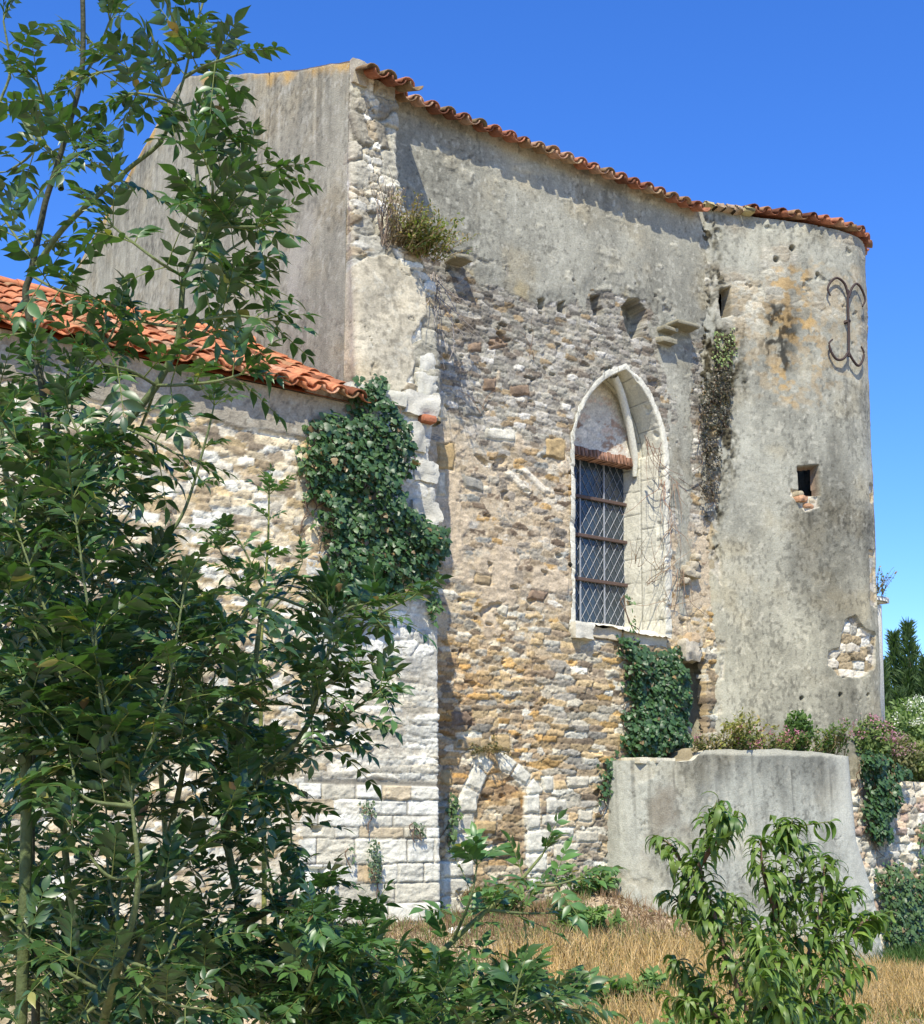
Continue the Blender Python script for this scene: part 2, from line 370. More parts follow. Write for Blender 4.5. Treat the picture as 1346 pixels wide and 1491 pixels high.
BL=[# white dressed blocks of the blocked doorway and stray quoins: pixel outline, colour, proud
 ([(646,1188),(689,1186),(689,1212),(646,1214)],'w'),([(648,1217),(689,1215),(689,1250),(649,1251)],'w'),([(640,1254),(688,1253),(688,1276),(640,1278)],'w'),([(640,1281),(688,1279),(688,1302),(642,1304)],'w'),([(642,1307),(687,1305),(687,1330),(642,1332)],'w'),
 ([(664,1183),(690,1183),(697,1156),(674,1144)],'w'),([(675,1141),(698,1153),(708,1128),(690,1113)],'w'),([(692,1110),(709,1125),(716,1112),(704,1101)],'w'),
 ([(718,1097),(732,1095),(751,1110),(742,1128),(730,1120)],'w'),([(753,1111),(774,1128),(764,1142),(745,1130)],'w'),([(766,1144),(776,1132),(790,1150),(786,1156),(766,1156)],'w'),
 ([(762,1158),(784,1156),(785,1183),(764,1184)],'w'),([(764,1187),(786,1186),(786,1206),(765,1207)],'w'),([(765,1210),(800,1209),(800,1240),(766,1241)],'w'),([(766,1244),(796,1243),(796,1268),(767,1269)],'w'),([(768,1272),(792,1271),(793,1298),(769,1299)],'w'),
 ([(794,1162),(824,1163),(824,1182),(796,1182)],'w'),([(790,1186),(826,1185),(822,1200),(789,1201)],'w'),([(804,1206),(836,1205),(834,1217),(804,1217)],'w'),([(840,1180),(862,1179),(862,1196),(840,1196)],'l'),([(838,1210),(870,1209),(868,1226),(838,1226)],'l'),([(806,1228),(840,1227),(840,1250),(806,1250)],'l'),
 ([(786,1130),(804,1130),(804,1154),(792,1154)],'w'),([(825,1130),(856,1130),(856,1146),(825,1146)],'l'),
 ([(636,645),(661,646),(660,684),(636,683)],'o'),([(796,637),(822,641),(822,671),(794,666)],'o'),([(714,1071),(740,1069),(742,1093),(716,1095)],'o'),([(642,1122),(658,1122),(657,1144),(642,1144)],'o'),
 ([(690,1197),(722,1197),(722,1212),(690,1212)],'o'),([(690,1232),(720,1231),(722,1246),(692,1246)],'l'),([(725,1234),(755,1235),(757,1246),(722,1246)],'o'),
 ([(712,495),(736,490),(739,505),(712,509)],'b'),([(741,1273),(765,1272),(770,1296),(738,1297)],'b'),([(656,1036),(686,1034),(690,1056),(658,1057)],'b'),([(706,622),(750,627),(748,642),(706,640)],'w'),
 ([(636,575),(650,573),(650,612),(636,613)],'l'),([(635,688),(648,688),(648,722),(635,722)],'l'),([(660,1075),(698,1074),(698,1091),(660,1092)],'t'),([(704,552),(722,551),(722,570),(702,570)],'b'),
 ([(741,563),(770,560),(770,577),(745,577)],'b'),([(680,500),(700,498),(700,512),(680,512)],'b'),([(672,592),(700,590),(702,606),(674,607)],'g'),([(672,690),(700,700),(704,718),(676,708)],'g'),([(690,835),(716,838),(712,852),(690,850)],'t'),
 ([(772,858),(796,862),(790,876),(766,872)],'b'),([(726,880),(740,882),(736,898),(724,892)],'l')]
BC={'w':(.66,.61,.50),'o':(.42,.30,.155),'l':(.56,.50,.39),'b':(.25,.175,.12),'t':(.40,.30,.18),'g':(.30,.28,.24)}
def streak_beam(U,Z,poly): return sdpoly(U,Z,wxz(poly))
# window outline (front plane) --------------------------------------------------
Lx,Rx,SILL,SPR,AX,AZ=1.84,3.29,3.86,6.15,2.66,7.08
def arch(n=14,off=0.0):
    """closed-ish outline from bottom-left up over to bottom-right; off>0 = outward"""
    pts=[(Lx-off,SILL),(Lx-off,SPR)]
    def arc(x0,z0,x1,z1,bul,k):
        o=[]
        for t in np.linspace(0,1,k):
            mx,mz=(x0+x1)/2,(z0+z1)/2; dx,dz=x1-x0,z1-z0; l=math.hypot(dx,dz)
            nx,nz=-dz/l,dx/l
            b=bul*4*t*(1-t)
            o.append((x0+dx*t+nx*b,z0+dz*t+nz*b))
        return o
    a=arc(Lx-off,SPR,AX,AZ+off*1.25,.15,n)[1:]; b=arc(AX,AZ+off*1.25,Rx+off,SPR,.15,n)[1:]
    return pts+a+b+[(Rx+off,SILL)]
OPEN=arch()
def f_nave(U,Z,X,Y):
    x=X
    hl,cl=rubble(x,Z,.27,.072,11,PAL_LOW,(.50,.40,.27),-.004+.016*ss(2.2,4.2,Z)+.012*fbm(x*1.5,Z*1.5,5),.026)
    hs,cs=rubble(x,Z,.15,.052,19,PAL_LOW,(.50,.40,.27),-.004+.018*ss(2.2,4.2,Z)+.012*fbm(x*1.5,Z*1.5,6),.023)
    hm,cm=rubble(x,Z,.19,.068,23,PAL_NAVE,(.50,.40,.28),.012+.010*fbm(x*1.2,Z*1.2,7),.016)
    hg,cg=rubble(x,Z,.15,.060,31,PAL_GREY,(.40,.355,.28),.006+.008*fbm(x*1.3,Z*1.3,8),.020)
    k=(fbm(x*1.1,Z*1.6,40)+.15>0)
    hl=np.where(k,hl,hs);cl=np.where(k[...,None],cl,cs)
    w=.5*fbm(x*1.2,Z*1.2,41)
    a=ss(-.15,.15,Z-(4.1+w)); b=ss(-.2,.2,Z-(6.0+w-.15*x))
    h=hl*(1-a)+hm*a*(1-b)+hg*b; c=cl*(1-a)[...,None]+(cm*(1-b)[...,None]+cg*b[...,None])*a[...,None]
    # pinkish flush mortar veil in the middle
    vp=fbm(x*1.6,Z*1.6,60,5)+.12-np.abs(Z-4.9)*.35-np.abs(x-1.0)*.12
    mm=ss(.0,.12,vp); hv=.027+.008*fbm(x*16,Z*22,61,5)+.5*facets(x,Z)[0]; cv=np.array((.52,.415,.295))*(1+.34*fbm(x*10,Z*16,62,6))[...,None]*facets(x,Z)[1][...,None]
    keepst=ss(.012,.03,h-.012); mm=mm*(1-.65*keepst)
    h=h*(1-mm)+hv*mm;c=c*(1-mm)[...,None]+cv*mm[...,None]
    fh,fc=facets(x,Z); 
    # rusty belt beside the buttress, whiter stone low down
    rb=ss(1.6,2.2,Z)*ss(3.9,3.2,Z)*ss(2.2,.4,x)*ss(-.3,.3,fbm(x*2,Z*3,64,4)+.15); c=c*(1-.5*rb)[...,None]+c*np.array((1.05,.80,.56))*(.5*rb)[...,None]
    wb=ss(2.1,1.5,Z+.3*fbm(x*2,Z*2,65))*.30; lum=c.mean(-1,keepdims=True); c=c*(1-wb)[...,None]+(lum*1.35*np.array((1.06,1.0,.86)))*wb[...,None]
    dg=ss(6.4,7.6,Z+.5*fbm(x*1.5,Z*1.5,66))*.25; c=c*(1-dg)[...,None]
    dd=sdpoly(x+.02*fbm(x*8,Z*8,67),Z,wxz([(692,1335),(691,1180),(700,1150),(714,1120),(728,1124),(745,1134),(762,1150),(764,1335)])); kd=ss(.02,-.02,dd); h=h-.025*kd; c=c*(1-kd)[...,None]+c*np.array((.95,.84,.70))*kd[...,None]
    # stray blocks
    for px,t in BL:
        P=wxz(px); xs=[p[0] for p in P];zs=[p[1] for p in P]
        bb=(x>min(xs)-.1)&(x<max(xs)+.1)&(Z>min(zs)-.1)&(Z<max(zs)+.1)
        if not bb.any(): continue
        sx,sz=x[bb],Z[bb]
        d=sdpoly(sx+.030*fbm(sx*9,sz*9,70,4),sz+.022*fbm(sx*10,sz*10,71,4),P)
        kk=ss(.012,-.004,d); hb=.034*ss(.004,-.02,d)+.010*fbm(sx*14,sz*22,72,4)
        cb=np.array(BC[t])*(1+.35*fbm(sx*12,sz*20,73,5)-.25*ss(.0,.4,fbm(sx*4,sz*4,74,4)))[...,None]
        h[bb]=h[bb]*(1-kk)+hb*kk;c[bb]=c[bb]*(1-kk)[...,None]+cb*kk[...,None]
    # recess shadow gap of old door arch
    # pale scar bars
    for pp in([(735,690),(742,686),(772,716),(768,722)],[(756,684),(764,682),(800,716),(790,718)]):
        d=streak_beam(x,Z,pp);kk=ss(.02,-.01,d+.012*fbm(x*15,Z*15,75))[...,None];c=c*(1-kk)+np.array((.68,.6,.48))*kk;h=h+.02*kk[...,0]
    # plaster
    hp,cp=plaster(x,Z,80,(.305,.288,.235),blotch=.36)
    cp=cp*(1+.10*ss(8.2,9.4,Z))[...,None]
    d=sdpoly(x,Z,plas_poly)+.10*fbm(x*2.5,Z*2.5,85,5)+.02*fbm(x*14,Z*14,86,3)
    d2=sdpoly(x,Z,plas2_poly)+.16*fbm(x*3,Z*2.5,87,5)+.05*fbm(x*16,Z*16,88,3)+.03
    tel=ss(.25,.55,fbm(x*4,Z*6,89,4))   # stones telegraphing through
    ed=np.minimum(d,d2); kk=ss(.006,-.008,ed); thick=.022*ss(.0,-.16,d)+.006
    hole=ss(.34,.42,fbm(x*6,Z*9,90,4)); kk=kk*(1-hole*ss(.45,.0,-ed))
    hp=hp*.8+thick*(d<d2)+.012*tel; cp=cp*(1+.18*tel[...,None]*(np.array((1.1,1,.85))))
    edge=ss(-.05,-.0,ed)*kk; cp=cp*(1-edge[...,None]*.0)+0
    lic=ss(.2,.45,fbm(x*3,Z*3,91,4))*ss(.5,.0,np.abs(d)); cp=cp*(1-.35*lic[...,None])+np.array((.55,.42,.20))*.35*lic[...,None]
    h=h*(1-kk)+hp*kk;c=c*(1-kk)[...,None]+cp*kk[...,None]
    # chipped cavities
    dn=sdpoly(x+.03*fbm(x*8,Z*8,93),Z+.03*fbm(x*8,Z*8,94),niche); kk=ss(.0,-.014,dn); h=h*(1-kk)-.24*kk; c=c*(1-kk)[...,None]+cp*kk[...,None]
    for q in holes:
        dn=sdpoly(x+.03*fbm(x*10,Z*10,95),Z+.03*fbm(x*10,Z*10,96),q); h=h-.13*ss(.005,-.012,dn)
    dn=sdpoly(x+.03*fbm(x*6,Z*4,97),Z,crev);h=h-.14*ss(.01,-.015,dn)
    # little cavities left by fallen stones
    cav=ss(.52,.60,fbm(x*5,Z*9,98,3)*(kk.shape[0]>0))*(ed>.02); h=h-.05*cav
    # pale quoin strip beside the buttress
    do=sdpoly(x,Z,arch(8,.06)+[]); h=np.where((do<.04),np.minimum(h,.014),h)
    return h,c
def keep_nave(U,Z,X,Y): return (sdpoly(X,Z,arch(10,.02))>0)&(sdpoly(X+.03*fbm(X*6,Z*4,97),Z,crev)>-.015)
sweep('nave_wall',[(0,[(-1.42,0),(4.25,0)]),(5,[(-1.42,0),(4.25,0)]),(9.6,[(-1.42,0),(4.25,0)])],-.2,9.5,.0125,f_nave,M_STONE,church,round_=.02,keepf=keep_nave)

# pointed window -----------------------------------------------------------------
def window():
    O=np.array(OPEN);
    # resample the outline
    def res(P,n):
        s=np.concatenate([[0],np.cumsum(np.linalg.norm(np.diff(P,axis=0),axis=1))]);t=np.linspace(0,s[-1],n)
        return np.stack([np.interp(t,s,P[:,k]) for k in(0,1)],1),t
    n=560
    Pm,t=res(O,n); Po=np.array(arch(14,.07)); Po,_=res(Po,n)
    Pi=Pm.copy(); Pi[:,0]=np.clip(Pm[:,0],Lx+.02,Rx-.10)
    ctr=np.array([AX,SPR]); Pi=np.where((Pm[:,1:2]>SPR),ctr+(Pm-ctr)*np.array([.93,.93]),Pi)
    wob=(.04*np.round(fbm(t*2.2,t*0,120)*2.5)/2.5+.01*fbm(t*9,t*0,119))[:,None]
    Po=Po+(norm(Po-Pm)*wob*1.2)
    prof=[]  # (lerp outer->mid, depth y)
    rows=[]
    m1=18
    for k in range(m1): rows.append(('f',k/(m1-1)))
    m2=52
    for k in range(1,m2): rows.append(('r',k/(m2-1)))
    X=[];Y=[];Z=[];D=[];
    for typ,q in rows:
        if typ=='f':
            P=Po*(1-q)+Pm*q; y=-.026-.004*math.sin(q*3.1); D.append(q*.07)
        else:
            P=Pm*(1-q)+Pi*q; y=-.028+q*.65; D.append(.07+q*.67)
            if q<.06: pass
        X.append(P[:,0]);Z.append(P[:,1]);Y.append(np.full(n,y))
    X=np.array(X);Y=np.array(Y);Z=np.array(Z);T=np.repeat(t[None],len(rows),0);DD=np.repeat(np.array(D)[:,None],n,1)
    tot=t[-1]
    g=np.random.default_rng(5); xs=[0]
    while xs[-1]<tot+.3: xs.append(xs[-1]+g.uniform(.23,.36))
    xs=np.array(xs); Tw=T+.01*fbm(T*6,DD*6,121)
    i=np.searchsorted(xs,Tw)-1; e=np.minimum(Tw-xs[i],xs[i+1]-Tw)
    # second (inner) ring of blocks on the reveal, offset joints
    inner=DD>.44
    xs2=xs+.12; i2=np.searchsorted(xs2,Tw)-1;i2=np.clip(i2,0,len(xs)-2); e2=np.minimum(Tw-xs2[i2],xs2[i2+1]-Tw)
    e=np.where(inner,np.minimum(np.abs(e2),np.abs(DD-.44)),np.minimum(e,np.abs(DD-.44)+.0))
    pr=ss(.001,.008,e)
    h=.010*pr+.014*fbm(T*5,DD*7,122)+.004*fbm(T*30,DD*30,123)
    chip=ss(.25,.45,fbm(T*6,DD*6,124,3)); h=h-.02*chip*(DD<.2)
    r=hsh(i,i2,7)
    c=np.array((.68,.64,.54))*(.82+.16*r)[...,None]*(1+.07*fbm(T*8,DD*8,125)+.06*fbm(T*50,DD*50,126))[...,None]
    c=c*(.45+.55*pr)[...,None]
    gr=ss(.1,.5,fbm(T*2,DD*4,127))*.3; c=c*(1-gr[...,None])+np.array((.5,.46,.38))*gr[...,None]
    # push along -y for face, along inward for reveal
    cx=AX; nx=np.where(DD>.07,np.sign(cx-X),0)*1.0
    X2=X+nx*h; Y2=Y-np.where(DD<=.085,h,0)
    sur=grid('window_surround',n,len(rows),X2,Y2,Z,c,M_WHITE,church)
    # window leaf: glass, lead, bars
    gy=.60; x0,x1=Lx+.02,Rx-.08; zb,zt=4.02,6.12
    mb=MB(); mb.add([[x0,gy,zb],[x1,gy,zb],[x1,gy,zt],[x0,gy,zt]],[[0,1,2,3]])
    gl=mb.build('leaded_window',M_GLASS,church,False)
    lead=MB(); pw,ph=.115,.19; th=.0038
    def clipseg(a,b):
        t0,t1=0,1;d=b-a
        for ax,lo,hi in((0,x0,x1),(1,zb,zt)):
            if abs(d[ax])<1e-9: continue
            ta,tb=(lo-a[ax])/d[ax],(hi-a[ax])/d[ax]
            if ta>tb: ta,tb=tb,ta
            t0=max(t0,ta);t1=min(t1,tb)
        return (a+d*t0,a+d*t1) if t0<t1 else None
    for sg in(1,-1):
        for k in range(-30,40):
            a=np.array([x0+k*pw,zb]);b=a+np.array([sg*pw*20,ph*20]);q=clipseg(a,b)
            if q is None: continue
            p,w=q;d=(w-p);l=np.hypot(*d)
            if l<.03: continue
            d/=l;nn=np.array([-d[1],d[0]])*th; j=rng.normal(0,.002,2)
            y=gy-.006
            V=[[p[0]+nn[0],y,p[1]+nn[1]],[p[0]-nn[0],y,p[1]-nn[1]],[w[0]-nn[0],y+j[0],w[1]-nn[1]],[w[0]+nn[0],y+j[0],w[1]+nn[1]],
               [p[0],y-.006,p[1]],[w[0],y-.006+j[0],w[1]]]
            lead.add(V,[[0,4,5,3],[4,1,2,5]])
    lead.build('lead_lattice',M_LEAD,gl,False)
    zz=[on(840,722,1,.57)[2],on(838,778,1,.57)[2],on(838,842,1,.57)[2]]
    for z in zz+[zt-.03]:
        b=MB();b.box((x0-.02,gy-.055,z-.020),(x1+.02,gy-.012,z+.020),bev=.004);b.build('iron_bar',M_BAR,gl,False)
    for px in(845,880):
        x=on(px,800,1,.58)[0]; b=MB();b.box((x-.010,gy-.030,zb),(x+.010,gy-.011,zt),bev=.003);b.build('glazing_bar',M_LEAD,gl,False)
    # walled-up head with brick lintel
    def f_in(U,Z,X,Y):
        h,c=rubble(X,Z,.24,.11,131,[(.55,.42,.33,2),(.62,.55,.46,2),(.42,.28,.2,1)],(.62,.56,.48),.016+0*X,.018)
        return h,c
    yy=.40
    hd=sweep('walled_up_head',[(6,[(Lx-.02,yy),(Rx,yy)]),(7,[(Lx-.02,yy),(Rx,yy)])],6.10,7.2,.02,f_in,M_STONE,church,keepf=None)
    b=MB(); n_=22
    for k in range(n_):
        xa=x0-.02+(x1-x0+.02)*k/n_; xb=x0-.02+(x1-x0+.02)*(k+1)/n_-.008
        b.box((xa,yy-.035+rng.normal(0,.006),6.03+rng.normal(0,.004)),(xb,yy+.14,6.14+rng.normal(0,.006)),c=np.array((.30,.165,.105))*rng.uniform(.7,1.25),bev=.006)
    b.box((x0-.03,yy-.025,6.045),(x1+.0,yy+.13,6.13),c=(.4,.28,.2))
    b.build('brick_lintel',M_TILE,hd)
    # curved rib moulding on the right side of the head
    rb=MB(); P=[(AX-.05,.12,7.02),(AX+.13,.2,6.86),(AX+.30,.27,6.60),(AX+.42,.32,6.33),(Rx-.13,.36,6.12),(Rx-.10,.40,5.92)]
    rb.tube(P,[.045,.05,.05,.05,.045,.03],8,(.72,.69,.6)); P2=[(p[0]+.06,p[1]+.09,p[2]+.03) for p in P]; rb.tube(P2,[.04]*6,8,(.68,.65,.57))
    rb.build('rib_moulding',M_WHITE,church)
    # sill
    s=MB(); nX=60
    xs_=np.linspace(Lx-.04,Rx+.02,nX); ys_=np.linspace(-.10,.62,30)
    XX,YY=np.meshgrid(xs_,ys_); ZZ=3.90+(YY+.1)*.20+.022*fbm(XX*6,YY*6,141)+.02*fbm(XX*20,YY*20,142)
    ZZ=ZZ-.05*ss(2.2,2.9,XX)*ss(.25,-.1,YY)
    cc=np.array((.72,.66,.55))*(1+.2*fbm(XX*9,YY*9,143))[...,None]
    grid('window_sill',nX,30,XX,YY,ZZ,cc,M_WHITE,church)
    b=MB(); b.rock((Lx-.07,-.12,3.72),(Lx+.20,.12,3.90),c=(.62,.57,.47),rnd=.1,amp=.25)
    b.build('sill_stone',M_WHITE,church);b=MB();b.rock((Lx+.24,-.04,3.76),(Lx+.72,.1,3.89),c=(.54,.45,.33),rnd=.12,amp=.4);b.build('sill_stone',M_WHITE,church);b=MB();b.rock((Lx+.75,-.03,3.74),(Rx,.1,3.87),c=(.54,.48,.38),rnd=.12,amp=.4)
    b.build('sill_stone',M_WHITE,church)
    b=MB(); b.box((Lx-.3,.72,3.6),(Rx+.3,.80,7.4),c=(.05,.05,.05)); b.build('dark_backing',M_STONE,church)  # near-black sheet closing the opening behind the glass
window()

# projecting ledge stones
def ledge(px0,px1,py,th,out,c,name='projecting_stone',yb=0.0,tilt=0):
    a=on(px0,py,1,yb-out);b=on(px1,py,1,yb-out)
    m_=MB(); n=10
    for k in range(1):
        m_.rock((a[0],yb-out,a[2]-th),(b[0],yb+.1,a[2]),c=c,rnd=.15,amp=.5)
    o=m_.build(name,M_STONE,church); return o
ledge(664,690,365,.06,.24,(.29,.26,.19))
ledge(988,1021,463,.05,.24,(.29,.26,.19))
ledge(968,988,472,.05,.15,(.29,.26,.19)); ledge(966,987,488,.06,.14,(.29,.26,.19))
m_=MB(); a=on(1008,940,1,-.12); m_.rock((a[0]-.14,-.16,a[2]-.2),(a[0]+.12,.1,a[2]+.05),c=(.46,.40,.31),rnd=.4,amp=.4)
m_.build('loose_stone',M_STONE,church);m_=MB();m_.rock((a[0]-.02,-.14,a[2]+.05),(a[0]+.14,.05,a[2]+.17),c=(.52,.38,.24),rnd=.4,amp=.4);m_.build('loose_stone',M_STONE,church)
for px,py in((1003,832),(1012,838),(998,846),(1008,824),(1014,812),(1005,930),(1014,936)):
    m_=MB();a=on(px,py,1,-.05); s_=rng.uniform(.05,.09); m_.rock((a[0]-s_,-.10,a[2]-s_*.7),(a[0]+s_,.05,a[2]+s_*.7),c=np.array((.54,.46,.34))*rng.uniform(.7,1.1),rnd=.5,amp=.4)
    m_.build('loose_stone',M_STONE,church)

# corner pier (upper buttress)
PX_R=[(9.35,-.92),(8.5,-.92),(8.0,-.86),(7.6,-.70),(7.2,-.52),(6.8,-.50),(6.2,-.50),(5.7,-.52)]
def pier_level(z):
    xr=np.interp(-z,[-p[0] for p in PX_R],[p[1] for p in PX_R]); yf=np.interp(z,[5.7,7.0,8.2,9.4],[-.62,-.50,-.37,-.35])
    return (z,[(-1.47,-.25),(-1.47,yf),(xr,yf),(xr+.03,.06)])
pier_plaster=[(p[0],p[2]) for p in (on(a,b,1,-.45) for a,b in [(512,385),(560,378),(600,400),(618,430),(612,465),(590,500),(580,550),(560,600),(480,600),(500,400)])]
def f_pier(U,Z,X,Y):
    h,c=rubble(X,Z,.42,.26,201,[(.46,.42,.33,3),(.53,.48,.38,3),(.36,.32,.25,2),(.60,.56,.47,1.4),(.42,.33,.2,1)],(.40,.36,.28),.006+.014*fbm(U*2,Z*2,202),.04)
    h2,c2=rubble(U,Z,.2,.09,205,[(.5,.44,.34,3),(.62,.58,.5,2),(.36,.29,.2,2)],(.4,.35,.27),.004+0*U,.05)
    k=ss(.0,.15,fbm(U*2,Z*2,206)+.6*ss(8.4,7.8,Z)*ss(7.0,7.5,Z)-.2)
    h=h*(1-k)+h2*k;c=c*(1-k)[...,None]+c2*k[...,None]
    d=sdpoly(X,Z,pier_plaster)+.10*fbm(U*3,Z*3,207,5)+.015*fbm(U*20,Z*20,208); kk=ss(.004,-.008,d)
    hp,cp=plaster(U,Z,209,(.49,.43,.325),blotch=.18); h=h*(1-kk)+(hp+.035)*kk;c=c*(1-kk)[...,None]+cp*kk[...,None]
    crack=ss(.014,.0,np.abs(fbm(U*1.6+3,Z*1.6,210,4))-.0)*kk; h=h-.02*crack; c=c*(1-.5*crack)[...,None]
    h=h+.03*fbm(U*3,Z*3,211)
    dk=ss(.1,.4,fbm(U*2.5,Z*2,212,4)); c=c*(1-.25*dk)[...,None]; h=h*(.12+.88*ss(.10,.26,U))
    return h,c
sweep('corner_pier',[pier_level(z) for z in(5.7,6.2,6.8,7.2,7.6,8.0,8.5,9.35)],5.7,9.32,.0125,f_pier,M_STONE,church,round_=.03)
# lower buttress
def but_level(z):
    xr=np.interp(z,[.2,2.4,3.5,4.8,5.3,5.7],[-.57,-.60,-.62,-.64,-.74,-.66]); yf=np.interp(z,[.2,5.75],[-.80,-.76])
    return (z,[(-2.13,-.70),(-2.13,yf),(xr,yf),(xr+.02,.06)])
ROWS=[-.3,.05,.25,.45,.67,.86,1.05,1.23,1.47,1.58,1.69,1.83,1.97]
def f_but(U,Z,X,Y):
    h,c=ashlar(U,Z,ROWS,301,.24,.62,.012,PAL_WHITE,.020,wear=.010)
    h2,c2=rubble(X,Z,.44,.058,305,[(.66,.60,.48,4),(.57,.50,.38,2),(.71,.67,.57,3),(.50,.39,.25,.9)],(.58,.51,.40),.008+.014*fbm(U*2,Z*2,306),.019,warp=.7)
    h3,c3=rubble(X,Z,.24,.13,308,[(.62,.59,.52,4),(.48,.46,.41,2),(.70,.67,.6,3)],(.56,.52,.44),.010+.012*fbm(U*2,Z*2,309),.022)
    k=ss(-.03,.03,Z-1.99-.05*fbm(U*2,Z*0,307)); k3=ss(-.2,.2,Z-3.2-.3*fbm(U,Z,310))
    hh=h2*(1-k3)+h3*k3; cc=c2*(1-k3)[...,None]+c3*k3[...,None]
    h=h*(1-k)+hh*k;c=c*(1-k)[...,None]+cc*k[...,None]
    gv=ss(.0,.5,fbm(U*2.2,Z*.7,311,4))*ss(2.6,3.4,Z)*.5; c=c*(1-gv[...,None])+np.array((.45,.45,.44))*gv[...,None]
    for (px,t) in(([(522,1260),(556,1262),(556,1286),(520,1284)],'o'),):
        P=[(q[0],q[2]) for q in (on(a,b,1,-.8) for a,b in px)]; d=sdpoly(X,Z,P);kk=ss(.01,-.005,d)*(Y<-.5); c=c*(1-kk)[...,None]+np.array((.55,.42,.27))*kk[...,None]
    # niche where a block has gone
    for px in([(452,1203),(471,1202),(468,1212),(455,1214)],[(437,1262),(480,1262),(474,1272),(440,1272)]):
        P=[(q[0],q[2]) for q in (on(a,b,1,-.8) for a,b in px)]; d=sdpoly(X,Z,P)+.02*fbm(U*15,Z*15,313); h=h-.09*ss(.0,-.02,d)*(Y<-.5)
    h=h+.010*fbm(U*2,Z*2,312); gm=ss(.05,.5,fbm(U*3,Z*2,314,5))*.22; c=c*(1-gm)[...,None]
    return h,c
sweep('buttress',[but_level(z) for z in(-.3,.2,2.4,3.5,4.8,5.3,5.75)],-.3,5.72,.0125,f_but,M_WHITE,church,round_=.02)
m_=MB();m_.rock((-1.72,-.86,5.70),(-1.05,-.2,5.84),c=(.60,.56,.46),rnd=.08,amp=.3);m_.build('ledge_slab',M_WHITE,church)
m_=MB();m_.rock((-1.06,-.84,5.66),(-.66,-.1,5.90),c=(.56,.52,.44),rnd=.12,amp=.3);m_.build('ledge_slab',M_WHITE,church)
m_=MB();m_.rock((-.80,-.66,5.88),(-.56,-.2,6.16),c=(.52,.49,.42),rnd=.16,amp=.3);m_.build('ledge_slab',M_WHITE,church)
m_=MB();m_.rock((-.74,-.62,6.16),(-.55,-.2,6.42),c=(.55,.52,.45),rnd=.16,amp=.3);m_.build('ledge_slab',M_WHITE,church)
m_=MB();m_.rock((-.86,-.87,5.60),(-.70,-.7,5.67),c=(.45,.17,.09),rnd=.3);m_.build('ledge_slab',M_WHITE,church)
m_=MB();m_.rock((-.92,-.80,5.0),(-.62,-.3,5.22),c=(.54,.51,.44),rnd=.15,amp=.3);m_.build('ledge_slab',M_WHITE,church)
m_=MB();m_.rock((-.95,-.83,4.55),(-.62,-.3,4.80),c=(.54,.50,.42),rnd=.15,amp=.35);m_.build('ledge_slab',M_WHITE,church)
m_=MB();m_.rock((-.98,-.82,5.28),(-.78,-.3,5.58),c=(.50,.47,.40),rnd=.15,amp=.3);m_.build('ledge_slab',M_WHITE,church)
m_=MB();m_.rock((-.9,-.82,4.28),(-.64,-.3,4.5),c=(.54,.5,.42),rnd=.2,amp=.35);m_.build('ledge_slab',M_WHITE,church)


# gable end
GY=[-.40,1.4,3.3,3.75,4.0,4.5,6.55,8.8];GZ=[9.42,10.12,10.98,11.17,11.16,10.96,10.2,9.35]
def gable():
    ny,nz=440,330
    y=np.linspace(8.8,-.335,ny);t=np.linspace(0,1,nz);Yg,Tg=np.meshgrid(y,t)
    zt=np.interp(Yg,GY,GZ)+.02*fbm(Yg*3,Yg*0,401)
    z0=3.0; Z=z0+(zt-z0)*Tg
    h,c=plaster(Yg,Z,402,(.315,.292,.228),streak=.22,blotch=.16,hs=.6)
    c=c*(1+.12*fbm(Yg*30,Z*1.2,403,3))[...,None]
    top=zt-Z
    # lichen along the coping
    l=ss(.16,.0,top+.14*fbm(Yg*5,Z*5,404,4))*ss(-.25,.1,fbm(Yg*1.6,Z*0+1,405)+.1); l=l[...,None]
    c=c*(1-.75*l)+np.array((.62,.36,.08))*.75*l
    k=ss(.15,.5,fbm(Yg*7,Z*.45,414,4))*ss(1.8,.0,top)*.35; c=c*(1-k)[...,None]
    pale=ss(.03,.0,top)[...,None]*.6; c=c*(1-pale)+np.array((.6,.56,.46))*pale
    # crack
    yc=1.44+.035*fbm(Z*3,Z*0,406,4)*2; cr=ss(.016,.002,np.abs(Yg-yc))*(Z>6.2)*ss(-.5,-.1,fbm(Z*4,Z*0,407)); h=h-.02*cr;c=c*(1-.55*cr)[...,None]
    pal_=ss(.05,.0,np.abs(Yg-yc-.03))*ss(.1,.5,fbm(Z*3,Z*0,408))*(Z<9)*.5; c=c*(1-pal_[...,None])+np.array((.62,.58,.5))*pal_[...,None]
    # damp dark wash below + washed pale patches
    w=ss(8.2,6.8,Z+.7*fbm(Yg,Z*.6,409))*.16; c=c*(1-w)[...,None]
    w=ss(.2,.5,fbm(Yg*1.5,Z*.8,410,4))*ss(8.6,7.6,Z)*.35;c=c*(1-w[...,None])+np.array((.52,.48,.42))*w[...,None]
    h=h+.01*fbm(Yg*1.2,Z*1.2,411)
    o=grid('gable_wall',ny,nz,-1.46-h,Yg,Z,c,M_PLAS,church)
    # coping thickness
    yy=np.linspace(8.8,-.34,220); zz=np.interp(yy,GY,GZ)+.02*fbm(yy*3,yy*0,401)
    Xc=np.stack([np.full(220,-1.485),np.full(220,-1.30),np.full(220,-1.10)]);Yc=np.stack([yy]*3);Zc=np.stack([zz,zz+.02,zz-.06])
    cc=np.array((.5,.42,.28))*(1+.3*fbm(Yc*4,Xc*4,412))[...,None]
    grid('gable_coping',220,3,Xc,Yc,Zc,cc,M_PLAS,church)
gable()
